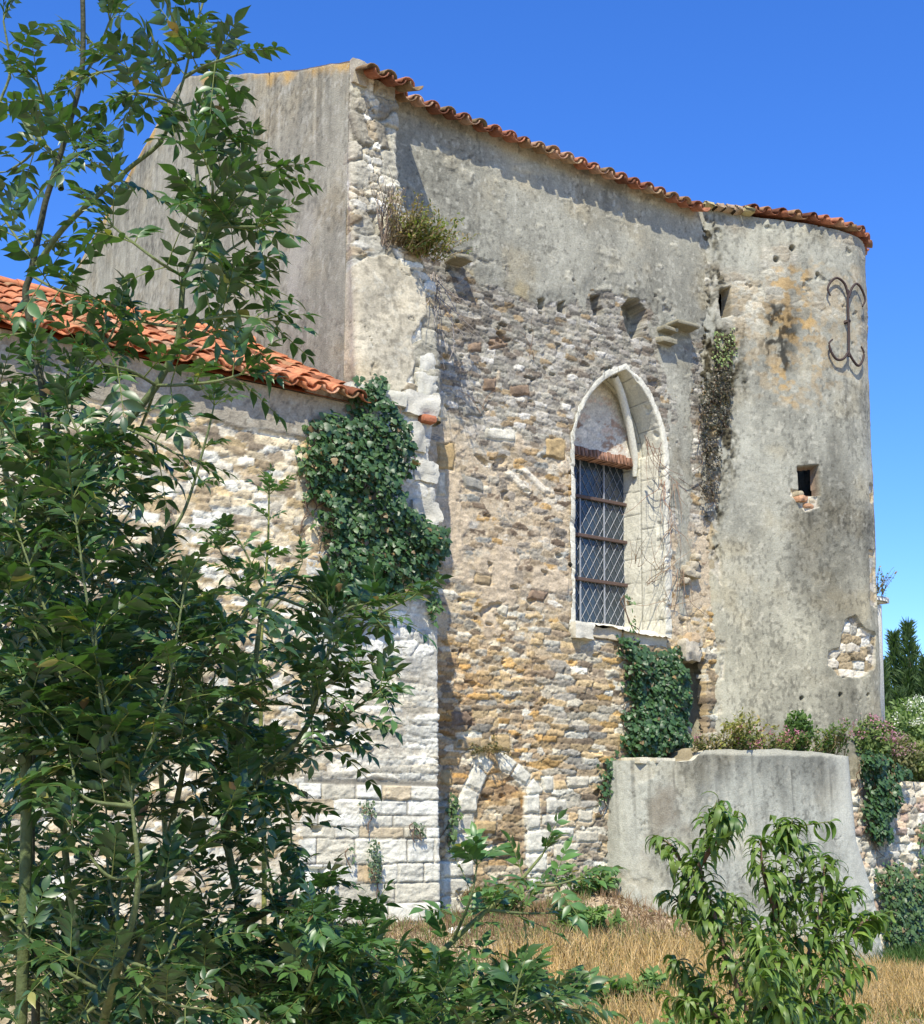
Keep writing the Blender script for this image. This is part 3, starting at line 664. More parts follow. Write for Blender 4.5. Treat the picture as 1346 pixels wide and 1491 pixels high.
m_=MB();m_.rock((-1.475,-.40,9.20),(-1.30,-.02,9.46),c=(.40,.35,.27),rnd=.05,amp=.15);m_.build('coping_stone',M_STONE,church)

# ------------------------------------------------------------------ clay tiles
def tile_tmpl(up=True,L=.44,w0=.088,w1=.068,t=.013,n=7):
    V=[];Fq=[]
    for (y,w) in((0,w0),(L,w1)):
        for rr in(w,w-t):
            for a in np.linspace(0,np.pi,n):
                V.append((math.cos(a)*rr,y,math.sin(a)*rr*.82))
    V=np.array(V)
    g=lambda s,r_,i:(s*2+r_)*n+i
    for i in range(n-1):
        Fq.append([g(0,0,i),g(0,0,i+1),g(1,0,i+1),g(1,0,i)]);Fq.append([g(0,1,i),g(1,1,i),g(1,1,i+1),g(0,1,i+1)])
        for s in(0,1): Fq.append([g(s,0,i),g(s,1,i),g(s,1,i+1),g(s,0,i+1)])
    Fq.append([g(0,0,0),g(1,0,0),g(1,1,0),g(0,1,0)]);Fq.append([g(0,0,n-1),g(0,1,n-1),g(1,1,n-1),g(1,0,n-1)])
    if not up: V=V*np.array([1,1,-1])
    return V,np.array(Fq)
TU=tile_tmpl(); TD=tile_tmpl(False,w0=.088,w1=.075)
def tiles(name,cells,parent,base=(.50,.17,.07),var=.3,dark=.12,green=.15):
    """cells: list of (pos, A(along eave), S(up slope), N(normal), kind) -> one mesh of clay tiles"""
    Vs=[];Fs=[];Cs=[];n0=0
    for (p,A,S,N,kd) in cells:
        V,Fq=TU if kd else TD
        sc=1+rng.normal(0,.02); Sj=norm(np.array(S)+np.array(N)*rng.normal(0,.012)+np.array(A)*rng.normal(0,.018))
        Nn=norm(np.cross(np.array(A),Sj)); 
        if np.dot(Nn,N)<0: Nn=-Nn
        Aj=norm(np.cross(Sj,Nn))
        q=np.array(p)+np.array(N)*rng.normal(0,.004)+np.array(S)*rng.normal(0,.012)
        Vs.append(q+(V[:,0:1]*Aj+V[:,1:2]*Sj+V[:,2:3]*Nn)*sc);Fs.append(Fq+n0);n0+=len(V)
        c=np.array(base)*rng.uniform(1-var,1+var*.8); 
        if rng.random()<dark: c=c*.5
        if rng.random()<.18: c=c*.5+np.array((.55,.38,.24))*.5
        if rng.random()<green: c=c*.6+np.array((.25,.24,.12))*.4
        Cs.append(np.broadcast_to(c,(len(V),3)))
    return mk(name,np.vstack(Vs),np.vstack(Fs),M_TILE,parent,np.vstack(Cs))
def roof_cells(O,A,S,N,ncol,nrow,pitch=.214,step=.34,skip=None):
    O,A,S,N=[np.array(q,float) for q in(O,A,S,N)];c=[]
    for j in range(nrow):
        for i in range(ncol):
            for kd in(0,1):
                if skip and skip(i,j,kd): continue
                p=O+A*(i*pitch+(pitch/2 if kd==0 else 0))+S*(j*step)+N*((.085 if kd==0 else .048)+.012*(nrow>1)*0)+N*rng.normal(0,.002)
                p=p-N*0.0
                c.append((p,A,S+N*(-.035),N,kd))
    return c
# nave roof: near slope rises to the ridge
sl_=math.atan2(11.05-9.42,3.85+.30); S=np.array([0,math.cos(sl_),math.sin(sl_)]);Nn=np.array([0,-math.sin(sl_),math.cos(sl_)]);A=np.array([1.,0,0])
base_y=-.235; base_z=on(800,222,1,-.235)[2]-.03
rc=roof_cells((-.78,base_y,base_z),A,S,Nn,22,14)
# short forward strip over the corner pier
rc+=roof_cells((-1.38,-.62,base_z-.29*math.tan(sl_)),A,S,Nn,3,15)
tiles('roof_tiles',rc,church,base=(.33,.135,.07),dark=.25,green=.25)
m_=MB()
def slab(m_,y0,y1,x0,x1,off,c=(.4,.36,.3),th=.05):
    z=lambda y:base_z+(y-base_y)*math.tan(sl_)+off
    m_.add([[x0,y0,z(y0)],[x1,y0,z(y0)],[x1,y1,z(y1)],[x0,y1,z(y1)],[x0,y0,z(y0)-th],[x1,y0,z(y0)-th],[x1,y1,z(y1)-th],[x0,y1,z(y1)-th]],[[0,1,2,3],[7,6,5,4],[0,4,5,1],[1,5,6,2],[2,6,7,3],[3,7,4,0]],c)
slab(m_,.03,3.85,-.9,4.05,.0,(.2,.12,.08),.03);slab(m_,-.31,3.85,-1.30,-.905,.0,(.2,.12,.08),.03)
m_.add([[-1.4,3.85,11.1],[4.05,3.85,11.1],[4.05,8.9,9.3],[-1.4,8.9,9.3]],[[0,1,2,3]],(.4,.2,.12))
m_.build('roof_boarding',M_PLAS,church,False)
S2=np.array([0,-math.cos(.36),math.sin(.36)]);N2=np.array([0,math.sin(.36),math.cos(.36)])
tiles('roof_tiles',roof_cells((-1.36,8.85,9.33),A,S2,N2,3,15),church)
# rear shell so that no light leaks in
m_=MB(); m_.box((-1.3,8.6,0),(4.3,8.8,9.3),c=(.4,.38,.32));m_.box((4.1,.6,0),(4.3,8.6,9.4),c=(.4,.38,.32));m_.box((-1.4,-.0,5.5),(-1.30,8.6,9.3),c=(.4,.38,.32))
m_.add([[4.2,-.1,9.35],[4.2,8.7,9.35],[4.2,3.85,11.1]],[[0,1,2]],(.4,.38,.32));m_.build('rear_wall',M_PLAS,church,False)

# ------------------------------------------------------------------ SIDE CHAPEL (left)
chap=thing('side_chapel',(-4.5,-.8,.6),'low side chapel of yellowish rubble under an orange tile roof, left of the gable','chapel')
def f_chap(U,Z,X,Y):
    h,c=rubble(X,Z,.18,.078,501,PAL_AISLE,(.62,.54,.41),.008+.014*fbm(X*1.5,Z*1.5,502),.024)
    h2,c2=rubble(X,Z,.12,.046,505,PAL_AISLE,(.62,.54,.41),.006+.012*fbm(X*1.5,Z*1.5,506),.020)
    k=ss(-.05,.05,fbm(X*1.0,Z*1.5,507)-.05); h=h*(1-k)+h2*k;c=c*(1-k)[...,None]+c2*k[...,None]
    hp,cp=plaster(X,Z,510,(.32,.28,.22)); d=(5.20+.08*fbm(X*2,Z*0,511,5)-Z); kk=ss(.01,-.01,d); h=h*(1-kk)+(hp+.02)*kk;c=c*(1-kk)[...,None]+cp*kk[...,None]
    return h,c
sweep('chapel_wall',[(0,[(-9.5,-.78),(-2.10,-.78)]),(3,[(-9.5,-.78),(-2.10,-.78)]),(6,[(-9.5,-.78),(-1.5,-.78)])],-.2,5.62,.017,f_chap,M_STONE,chap,round_=.02)
m_=MB();m_.box((-2.3,-.72,5.15),(-1.6,-.3,5.68),c=(.4,.36,.3));m_.box((-9.5,4.9,0),(-1.6,5,5.6),c=(.4,.38,.3));m_.box((-9.6,-.7,0),(-9.5,4.9,5.6),c=(.4,.38,.3));m_.build('rear_wall',M_PLAS,chap,False)
sc_=math.atan2(6.98-5.68,1.65+.95);S=np.array([0,math.cos(sc_),math.sin(sc_)]);Nn=np.array([0,-math.sin(sc_),math.cos(sc_)])
tiles('roof_tiles',roof_cells((-9.4,-.98,5.60),A,S,Nn,37,9),chap,base=(.50,.19,.085),dark=.08,green=.12,var=.28)
m_=MB();m_.add([[-9.6,-.86,5.62],[-1.5,-.86,5.62],[-1.5,1.65,6.92],[-9.6,1.65,6.92],[-9.6,5,5.6],[-1.5,5,5.6]],[[0,1,2,3],[3,2,5,4]],(.45,.2,.1));m_.build('roof_boarding',M_PLAS,chap,False)
m_=MB()
for k in range(20): 
    V,Fq=tile_tmpl(True,.46,.12,.10); x=-9.5+k*.41
    m_.add(np.array([x,1.70,6.99])+V[:,[1,0,2]]*np.array([1,1,1]),Fq,np.array((.58,.21,.09))*rng.uniform(.75,1.2))
m_.build('ridge_tiles',M_TILE,chap)

# ------------------------------------------------------------------ ROUND TOWER
TP=[(3.86,.45),(3.95,.0),(4.40,-.13),(4.74,-.24),(5.07,-.38),(5.45,-.52),(5.92,-.64),(6.32,-.66),(6.64,-.54),(6.88,-.26),(7.02,.15),(7.08,.8),(7.1,2.4)]
tower=thing('round_tower',(5.8,.4,.2),'rounded grey rendered tower with orange lichen and a scrolled iron wall anchor','tower')
def curve_hit(px,py,P,off=0):
    q=ray(px,py);best=None;s=0
    for i in range(len(P)-1):
        a=np.array(P[i]);b=np.array(P[i+1]);e=b-a;l=np.hypot(*e)
        Mx=np.array([[q[0],-e[0]],[q[1],-e[1]]])
        if abs(np.linalg.det(Mx))>1e-9:
            t,k=np.linalg.solve(Mx,a-CAM[:2])
            if 0<=k<=1 and t>0 and (best is None or t<best[0]): best=(t,s+k*l,CAM[2]+q[2]*t,CAM+q*t,np.array([e[1],-e[0],0])/l)
        s+=l
    return best
def tz(pts,P=TP):
    o=[]
    for p in pts:
        b=curve_hit(*p,P)
        if b is None: b=curve_hit(p[0]-12,p[1],P) or curve_hit(p[0]-30,p[1],P)
        o.append((b[1],b[2]))
    return o
win1=tz([(1047,422),(1063,418),(1063,460),(1050,462),(1047,440)]);win2=tz([(1161,680),(1191,678),(1193,722),(1163,722)])
scar=tz([(1228,905),(1243,898),(1258,915),(1272,925),(1272,975),(1255,985),(1228,990),(1203,968),(1205,950),(1222,945)])
def f_tow(U,Z,X,Y):
    h,c=plaster(U,Z,601,(.315,.302,.250),streak=.14,blotch=.38)
    h=h+.02*fbm(U*1.5,Z*1.5,602)
    # rougher upper half
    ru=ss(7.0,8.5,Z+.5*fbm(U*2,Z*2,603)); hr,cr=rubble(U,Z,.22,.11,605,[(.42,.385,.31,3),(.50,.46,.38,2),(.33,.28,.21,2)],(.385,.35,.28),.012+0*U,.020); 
    k=(ss(-.1,.35,fbm(U*2,Z*2,606,4))*ru*.8); h=h*(1-k)+(hr+.006)*k;c=c*(1-k)[...,None]+cr*k[...,None]
    # warm pale wash in the lower part
    rs=np.zeros_like(U)
    for a_,b_ in((1229,530),(1205,530),(1251,530),(1177,735),(1056,465),(1222,1014),(1166,1019),(1150,330),(1105,322),(1195,335)):
        s_,z_=tz([(a_,b_)])[0]; rs=np.maximum(rs,ss(.06,.0,np.abs(U-s_+.03*fbm(Z*2,U*0,630)))*ss(-1.3,-.05,Z-z_)*(Z<z_)*(.6+.4*fbm(U*30,Z*3,631)))
    c=c*(1-.34*rs)[...,None]
    wl=ss(6.0,3.5,Z+.8*fbm(U*1.2,Z*1.2,607))[...,None]*.6; c=c*(1-wl)+c*np.array((1.22,1.15,1.0))*wl
    # orange lichen band
    for (pp,a) in(([(1130,390),(1170,400),(1165,440),(1178,490),(1150,500),(1120,470)],.9),([(1125,535),(1150,540),(1155,570),(1135,580)],1.0),([(1155,430),(1190,440),(1185,490),(1160,490)],.7),([(1050,495),(1080,495),(1080,520),(1058,515)],.6),([(1180,400),(1262,390),(1262,560),(1180,560)],.3),([(1060,410),(1190,380),(1200,600),(1090,560)],.35)):
        d=sdpoly(U,Z,tz(pp)); k=ss(.12,-.12,d+.22*fbm(U*5,Z*5,610,4))*ss(-.12,.2,fbm(U*11,Z*13,611,4))*a; k=k[...,None]
        c=c*(1-k*.7)+np.array((.46,.29,.11))*k*.7
    # black streak
    d=sdpoly(U,Z,tz([(1125,445),(1142,450),(1148,500),(1152,540),(1130,535),(1118,500)])); k=ss(.1,-.1,d+.2*fbm(U*6,Z*4,612,4))*ss(-.15,.15,fbm(U*16,Z*12,613,4)); c=c*(1-.8*k)[...,None]
    # dark moss strip in the inner corner
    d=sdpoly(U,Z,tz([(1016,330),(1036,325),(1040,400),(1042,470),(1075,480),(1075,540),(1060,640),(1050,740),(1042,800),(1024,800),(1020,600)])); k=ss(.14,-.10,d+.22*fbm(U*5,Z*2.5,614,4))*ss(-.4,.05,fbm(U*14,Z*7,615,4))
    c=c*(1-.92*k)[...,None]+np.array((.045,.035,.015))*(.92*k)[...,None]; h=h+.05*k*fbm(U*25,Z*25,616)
    # stains
    k=ss(.1,.5,fbm(U*1.7,Z*.6,617,5))*.35; c=c*(1-k)[...,None]
    # fallen render revealing rubble
    d=sdpoly(U,Z,scar)+.05*fbm(U*6,Z*6,618,4); k=ss(.0,-.012,d); hr,cr=rubble(U,Z,.22,.12,619,[(.52,.46,.37,3),(.44,.34,.21,1.4),(.58,.54,.46,1.6)],(.48,.42,.32),-.03+0*U,.05)
    h=h*(1-k)+(hr-.06)*k;c=c*(1-k)[...,None]+cr*k[...,None]
    d=np.minimum(sdpoly(U,Z,tz([(1262,700),(1270,705),(1270,730),(1264,730)])),sdpoly(U,Z,tz([(1264,800),(1272,800),(1274,885),(1266,880)])))+.04*fbm(U*8,Z*8,620);k=ss(.0,-.01,d);h=h-.03*k;c=c*(1-k)[...,None]+cr*k[...,None]
    # openings and putlog holes
    d=sdpoly(U+.008*fbm(U*15,Z*15,621),Z+.008*fbm(U*15,Z*15,622),win1);k=ss(.01,-.012,d);h=h-.2*k;c=c*(1-.3*k)[...,None]
    d=sdpoly(U+.008*fbm(U*15,Z*15,623),Z+.008*fbm(U*15,Z*15,624),win2);k=ss(.01,-.012,d);h=h-.16*k;c=c*(1-k)[...,None]+np.array((.25,.17,.12))*k[...,None]
    d=sdpoly(U,Z,tz([(1150,712),(1190,724),(1194,740),(1172,745),(1150,720)]))+.04*fbm(U*9,Z*9,628);k=ss(.01,-.01,d)*(1-k);h=h-.025*k;c=c*(1-k)[...,None]+cr*k[...,None]
    for q in((1166,1017,.035),(1222,1012,.035),(1262,1012,.03),(1153,362,.05),(1130,378,.05),(1190,400,.04)):
        s_,z_=tz([q[:2]])[0]; k=ss(q[2],q[2]*.4,np.hypot(U-s_,Z-z_));h=h-.09*k;c=c*(1-.5*k)[...,None]
    bl=ss(.46,.6,fbm(U*4,Z*5,625,4))*ru; h=h-.03*bl
    # hairline cracks in the lower wall
    cr_k=ss(.010,.0,np.abs(fbm(U*1.3+7,Z*1.0,626,5)-.05))*ss(4.6,4.0,Z); h=h-.008*cr_k;c=c*(1-.2*cr_k)[...,None]
    # lower left: broken render over pale stone
    d=sdpoly(U,Z,tz([(1022,560),(1045,560),(1048,700),(1036,1080),(1022,1080)]))+.08*fbm(U*6,Z*3,627,4);k=ss(.02,-.02,d)*ss(-.1,.15,fbm(U*6,Z*6,629));h=h-.02*k;c=c*(1-.6*k[...,None])+cr*.6*k[...,None]
    return h,c
tlev=lambda z,o:(z,[(p[0]+((.17,.17,.08)[i] if (i<3 and z<5) else 0),p[1]-(o if 0<i<9 else 0)) for i,p in enumerate(TP)])
sweep('tower_wall',[tlev(-.2,.03),tlev(3.9,.01),tlev(5.4,.0),tlev(9.6,0)],.8,9.50,.0125,f_tow,M_PLAS,tower,round_=.10,keepf=lambda U,Z,X,Y:(sdpoly(U,Z,win2)>-.03)&(sdpoly(U,Z,win1)>-.025))
# opening dressings
b=curve_hit(1177,728,TP); 
m_=MB();m_.box((4.35,1.1,.8),(6.95,1.3,9.4),c=(.02,.018,.015));m_.box((4.33,.5,.8),(4.36,1.1,9.4),c=(.02,.018,.015));m_.build('dark_backing',M_STONE,tower,False)  # near-black boxes added to block the sky and darken the tower openings
m_=MB();m_.box((4.35,1.1,.8),(6.95,1.3,9.4),c=(.02,.018,.015));m_.box((4.33,.5,.8),(4.36,1.1,9.4),c=(.02,.018,.015));m_.build('dark_backing',M_STONE,tower,False)  # same near-black boxes again, added to block the sky
for dx,dz,sx,sz,c in((-.10,.0,.09,.04,(.62,.34,.2)),(.09,-.01,.08,.04,(.6,.5,.36)),(-.15,.06,.05,.03,(.55,.45,.3)),(.02,-.08,.10,.035,(.6,.34,.2))):
    m_=MB();p=b[3]; m_.rock((p[0]+dx-sx,p[1]-.025,p[2]+dz-sz),(p[0]+dx+sx,p[1]+.2,p[2]+dz+sz),c=np.array(c)*.8,rnd=.3,amp=.4)
    m_.build('sill_stone',M_STONE,tower)
# tower roof: tiles fanned round the eave
cells=[];s=0;apex=np.array([5.2,3.4,10.75]);P=np.array(TP,float)
seg=np.linalg.norm(np.diff(P,axis=0),axis=1);cum=np.concatenate([[0],np.cumsum(seg)])
def onTP(s): return np.array([np.interp(s,cum,P[:,0]),np.interp(s,cum,P[:,1])])
s0=tz([(1092,330)])[0][0]
for s in np.arange(s0,cum[-1]-.2,.214):
    for kd in(0,1):
        p=onTP(s+(.107 if kd==0 else 0));q=onTP(s+.1)-onTP(s-.1);tg=np.array([*norm(q),0]);nr=np.array([tg[1],-tg[0],0])
        e=np.array([p[0],p[1],9.52])+nr*.09; sd=norm(apex-e);N_=norm(np.cross(tg,sd)); 
        if N_[2]<0:N_=-N_
        for j in range(3): cells.append((e+sd*.34*j+N_*(.08 if kd==0 else .045),norm(np.cross(sd,N_)),sd-N_*.035,N_,kd))
tiles('roof_tiles',cells,tower,base=(.34,.135,.07),dark=.2)
m_=MB(); ring=[onTP(s) for s in np.linspace(.45,cum[-1],60)]
V=[(*r,9.47) for r in ring]+[tuple(apex)]+[(5.2,3.4,9.4)];m_.add(V,[[i,i+1,60] for i in range(59)],(.35,.2,.12))
m_.build('roof_boarding',M_PLAS,tower)
# stone verge where tiles have gone
m_=MB();s=.50
while s<s0-.05:
    l=rng.uniform(.12,.2);p=onTP(s);q=onTP(s+l);tg=norm(q-p);nr=np.array([tg[1],-tg[0]])
    ang=math.atan2(tg[1],tg[0]);Rm=np.array([[math.cos(ang),-math.sin(ang),0],[math.sin(ang),math.cos(ang),0],[0,0,1]])
    ctr=np.array([*(p+q)/2+nr*.03,9.53+rng.normal(0,.006)]);h_=np.array([l*.49,.12,.035])
    m_.box(ctr-h_,ctr+h_,c=np.array((.46,.33,.22) if rng.random()<.7 else (.42,.35,.18))*rng.uniform(.7,1.15),bev=.02,jit=.008,rot=Rm);s+=l;m_.build('verge_stone',M_STONE,tower);m_=MB()

# iron wall anchor
def anc(pts,r_=.028):
    o=[]
    for p in pts:
        b=curve_hit(*p,TP) or curve_hit(p[0]-8,p[1],TP); o.append(b[3]+b[4]*.085)
    return o
m_=MB()
m_.tube(anc([(1228,425),(1228,450),(1229,475),(1229,500),(1229,522)]),.017,8)
m_.tube(anc([(1228,432),(1223,416),(1214,408),(1205,413),(1200,424),(1204,434)]),[.017,.017,.017,.016,.014,.011],8)
m_.tube(anc([(1229,436),(1234,422),(1241,416),(1248,424),(1251,438),(1249,449)]),[.017,.017,.017,.016,.014,.011],8)
m_.tube(anc([(1229,514),(1223,525),(1213,526),(1205,515),(1202,503),(1207,497)]),[.017,.017,.017,.016,.014,.011],8)
m_.tube(anc([(1229,516),(1236,528),(1243,535),(1249,528),(1251,516),(1247,507)]),[.017,.017,.017,.016,.014,.011],8)
b=curve_hit(1229,470,TP);p=b[3]; m_.box(p-np.array([.024,.105,.022]),p+np.array([.024,.0,.022]),bev=.01)
m_.build('wall_anchor',M_IRON,tower)
# rear buttress with cap
m_=MB();m_.box((7.0,.0,1.0),(7.50,.8,4.70),c=(.62,.58,.5),bev=.03,jit=.01);m_.build('rear_buttress',M_STONE,tower)
m_=MB();m_.box((6.95,-.06,4.70),(7.58,.9,4.79),c=(.66,.62,.54),bev=.02,jit=.01);m_.build('buttress_cap',M_STONE,tower)

# ------------------------------------------------------------------ RENDERED APRON
SK=[(2.33,.12),(2.36,-.15),(2.70,-.48),(3.05,-.66),(3.6,-.88),(4.2,-1.08),(4.75,-1.20),(5.10,-1.22),(5.20,-1.12),(5.30,.1)]
def off_sk(o,rx,lx=0): return [(p[0]+(rx if i>=7 else 0)+(lx if i<3 else 0),p[1]-(o if 0<i<9 else 0)) for i,p in enumerate(SK)]
apron=thing('rendered_apron_wall',(4,-1.1,.2),'low curved buttress wall coated in streaky grey cement, wrapped round the tower foot','retaining wall')
sku=np.concatenate([[0],np.cumsum(np.linalg.norm(np.diff(np.array(SK),axis=0),axis=1))])
def f_sk(U,Z,X,Y):
    h,c=plaster(U,Z,701,(.315,.310,.265),streak=.42,blotch=.32,hs=.6)
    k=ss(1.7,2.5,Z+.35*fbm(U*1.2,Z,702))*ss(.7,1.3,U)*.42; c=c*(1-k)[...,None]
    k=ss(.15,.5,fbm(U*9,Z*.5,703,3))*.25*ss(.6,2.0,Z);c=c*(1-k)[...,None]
    k=ss(sku[6]-.25,sku[7]+.05,U+.2*fbm(U*2,Z*3,704))*.75; c=c*(1-k[...,None])+np.array((.58,.56,.48))*k[...,None]  # painted highlight: pale band where the right end turns to the sun
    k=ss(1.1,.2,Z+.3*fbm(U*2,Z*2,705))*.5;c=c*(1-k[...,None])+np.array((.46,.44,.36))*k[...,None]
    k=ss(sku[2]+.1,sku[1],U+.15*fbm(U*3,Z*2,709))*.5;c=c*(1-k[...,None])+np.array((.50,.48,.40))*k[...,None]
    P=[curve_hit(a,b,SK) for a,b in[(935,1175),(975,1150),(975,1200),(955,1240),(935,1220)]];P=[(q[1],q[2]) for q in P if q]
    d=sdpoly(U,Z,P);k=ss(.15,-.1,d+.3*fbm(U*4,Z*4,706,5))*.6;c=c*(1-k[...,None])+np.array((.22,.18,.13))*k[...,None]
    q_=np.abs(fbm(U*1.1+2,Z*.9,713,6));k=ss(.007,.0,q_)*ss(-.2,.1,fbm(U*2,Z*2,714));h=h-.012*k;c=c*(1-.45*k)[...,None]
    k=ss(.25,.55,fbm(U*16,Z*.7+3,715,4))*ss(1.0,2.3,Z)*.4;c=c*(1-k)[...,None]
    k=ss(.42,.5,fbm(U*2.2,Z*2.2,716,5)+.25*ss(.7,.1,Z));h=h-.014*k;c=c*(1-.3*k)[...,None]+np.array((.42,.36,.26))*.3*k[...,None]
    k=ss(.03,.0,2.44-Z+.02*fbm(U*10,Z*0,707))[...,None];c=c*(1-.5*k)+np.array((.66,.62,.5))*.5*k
    return h,c
def sweep_top(name,levels,z0,ztop,res,field,mat_,parent,round_):
    def f2(U,Z,X,Y): return field(U,Z,X,Y)
    return f2
def skirt():
    res=.0135; lv=[(-.4,off_sk(.22,.36,-.06)),(.7,off_sk(.13,.28,-.02)),(1.25,off_sk(.08,.10)),(1.45,off_sk(.06,.03)),(2.5,SK)]
    tot=sku[-1]; nu=int(tot/res);nv=int(2.9/res);u=np.linspace(0,tot,nu);z=np.linspace(-.4,2.46,nv)
    zs=[l[0] for l in lv];PP=np.array([l[1] for l in lv])
    X=np.zeros((nv,nu));Y=np.zeros((nv,nu))
    Zt=np.where(u<sku[3]-.02,2.335,np.where(u<sku[3]+.14,2.335+.12*ss(sku[3]-.02,sku[3]+.14,u),2.455+.035*np.sin(np.clip((u-sku[3])/(sku[7]-sku[3]),0,1)*3.14)))+.020*fbm(u*5,u*0,711,4)
    T,_=np.meshgrid(np.linspace(0,1,nv),u,indexing='ij'); Z=-.4+(Zt[None]+.4)*T
    for iu in range(nu):
        px=[np.interp(u[iu],sku,PP[i,:,0]) for i in range(len(zs))];py=[np.interp(u[iu],sku,PP[i,:,1]) for i in range(len(zs))]
        X[:,iu]=np.interp(Z[:,iu],zs,px);Y[:,iu]=np.interp(Z[:,iu],zs,py)
    k=8;ker=np.ones(2*k+1)/(2*k+1)
    bl=lambda A:np.apply_along_axis(lambda r:np.convolve(np.pad(r,(k,k),mode='edge'),ker,'valid'),1,A)
    X=bl(X);Y=bl(Y);tx=np.gradient(X,axis=1);ty=np.gradient(Y,axis=1);l=np.sqrt(tx*tx+ty*ty)+1e-9
    U=np.repeat(u[None],nv,0);h,c=f_sk(U,Z,X,Y)
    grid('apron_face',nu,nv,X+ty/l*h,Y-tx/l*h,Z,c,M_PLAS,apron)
    # top fill
    m=40;W_=np.linspace(0,1,m)[:,None];xt=X[-1][None];yt=Y[-1][None]
    X2=xt*(1-W_)+(np.clip(xt+.3,2.4,6.9))*W_;Y2=yt*(1-W_)+.35*W_-.0;Z2=Zt[None]-.01+.10*W_+.03*fbm(X2*5,Y2*5,720)*np.minimum(1,W_*6)
    cc=np.array((.28,.23,.15))*(1+.4*fbm(X2*8,Y2*8,721))[...,None]; edge=(W_<.1)[...,None]*np.ones_like(cc);cc=np.where(edge>0,np.array((.6,.56,.46)),cc)
    grid('apron_top',nu,m,X2,Y2,Z2,cc,M_STONE,apron)
    m_=MB();
    for px,py in((950,1109),(974,1109)):
        b=curve_hit(px,py,SK)[3]; m_.rock((b[0]-.16,b[1]+.03,2.31),(b[0]+.14,b[1]+.35,2.375),c=(.60,.54,.42),rnd=.1,amp=.3);m_.build('flat_stone',M_STONE,apron);m_=MB()
skirt()

# ------------------------------------------------------------------ BOUNDARY WALL (right)
bw=thing('boundary_wall',(9,.2,0),'pale rubble boundary wall running off to the right beyond the cement apron','wall')
def f_bw(U,Z,X,Y):
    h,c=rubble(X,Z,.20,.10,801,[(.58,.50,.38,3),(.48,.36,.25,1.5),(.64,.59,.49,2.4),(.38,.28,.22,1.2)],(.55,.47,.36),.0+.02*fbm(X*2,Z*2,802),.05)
    cav=ss(.35,.5,fbm(X*4,Z*5,803,3));return h-.06*cav,c
sweep('wall_face',[(-.5,[(5.1,-.80),(13,-.80)]),(1,[(5.1,-.74),(13,-.74)]),(2.4,[(5.1,-.70),(13,-.70)])],-.5,2.20,.016,f_bw,M_STONE,bw,round_=.02)
m_=MB();m_.box((5.4,-.66,-.5),(13,-.2,2.19),c=(.4,.35,.26));m_.box((5.4,-.22,1.9),(13,6,2.17),c=(.2,.17,.10));m_.build('wall_core',M_STONE,bw,False)
# ------------------------------------------------------------------ GROUND
def ghei(x,y):
    b=ss(-3.6,-1.0,y)*(.62-.10*ss(-1.0,3.0,x)-.85*ss(2.6,5.0,x))
    bank=.30*np.exp(-((x-1.9)/.75)**2-((y+.2)/.7)**2)
    r_=np.hypot(x,y)
    return (b+bank+.05*fbm(x*.9,y*.9,901)+.015*fbm(x*6,y*6,902))*ss(60,20,r_)-.25*ss(15,50,r_)
def axis(a,b,st,far):
    c=np.arange(a,b,st);g=[];d=st;p=b
    while p<far: d*=1.35;p+=d;g.append(p)
    h=[];d=st;p=a
    while p>-far: d*=1.35;p-=d;h.append(p)
    return np.array(h[::-1]+list(c)+g)
gx=axis(-9,12,.05,1500);gy=axis(-12,1.5,.05,1500);GX,GY_=np.meshgrid(gx,gy);GZ_=ghei(GX,GY_)
gc=np.array((.46,.36,.23))*(1+.3*fbm(GX*3,GY_*3,903))[...,None]
k_=ss(.0,.4,fbm(GX*1.1,GY_*1.1,904,4))[...,None]*.5;gc=gc*(1-k_)+np.array((.18,.17,.07))*k_
g_=grid('ground',len(gx),len(gy),GX,GY_,GZ_,gc,M_SOIL);tag(g_,kind='structure')

# ------------------------------------------------------------------ leaf shapes
IV_V=np.array([(0,0,0),(-.30,.02,-.03),(-.50,.30,-.06),(-.28,.45,-.02),(-.30,.66,-.05),(0,1,-.10),(.30,.66,-.05),(.28,.45,-.02),(.50,.30,-.06),(.30,.02,-.03),(0,.42,.04)],float)
IV_F=np.array([[10,i,(i+1)%10] for i in range(10)])
def strip(widths,bend=0.,fold=.25,curl=0):
    n=len(widths);V=[];t=np.linspace(0,1,n)
    ang=-bend*t; ys=np.concatenate([[0],np.cumsum(np.cos(ang[1:])/(n-1))]);zs=np.concatenate([[0],np.cumsum(np.sin(ang[1:])/(n-1))])
    for i,w in enumerate(widths):
        V+= [(-w,ys[i],zs[i]+w*fold),(0,ys[i],zs[i]),(w,ys[i],zs[i]+w*fold)]
    Fq=[]
    for i in range(n-1):
        a=i*3;Fq+=[[a,a+1,a+4,a+3],[a+1,a+2,a+5,a+4]]
    return np.array(V),np.array(Fq)
AS_V,AS_F=strip([.02,.14,.20,.195,.13,.05,.004],bend=.5,fold=.32)
PE_V,PE_F=strip([.02,.07,.10,.105,.09,.055,.003],bend=2.3,fold=.45)
HB_V,HB_F=strip([.03,.2,.24,.15,.01],bend=.5,fold=.2)
BL_V,BL_F=strip([.5,.42,.25,.02],bend=.5,fold=.1)

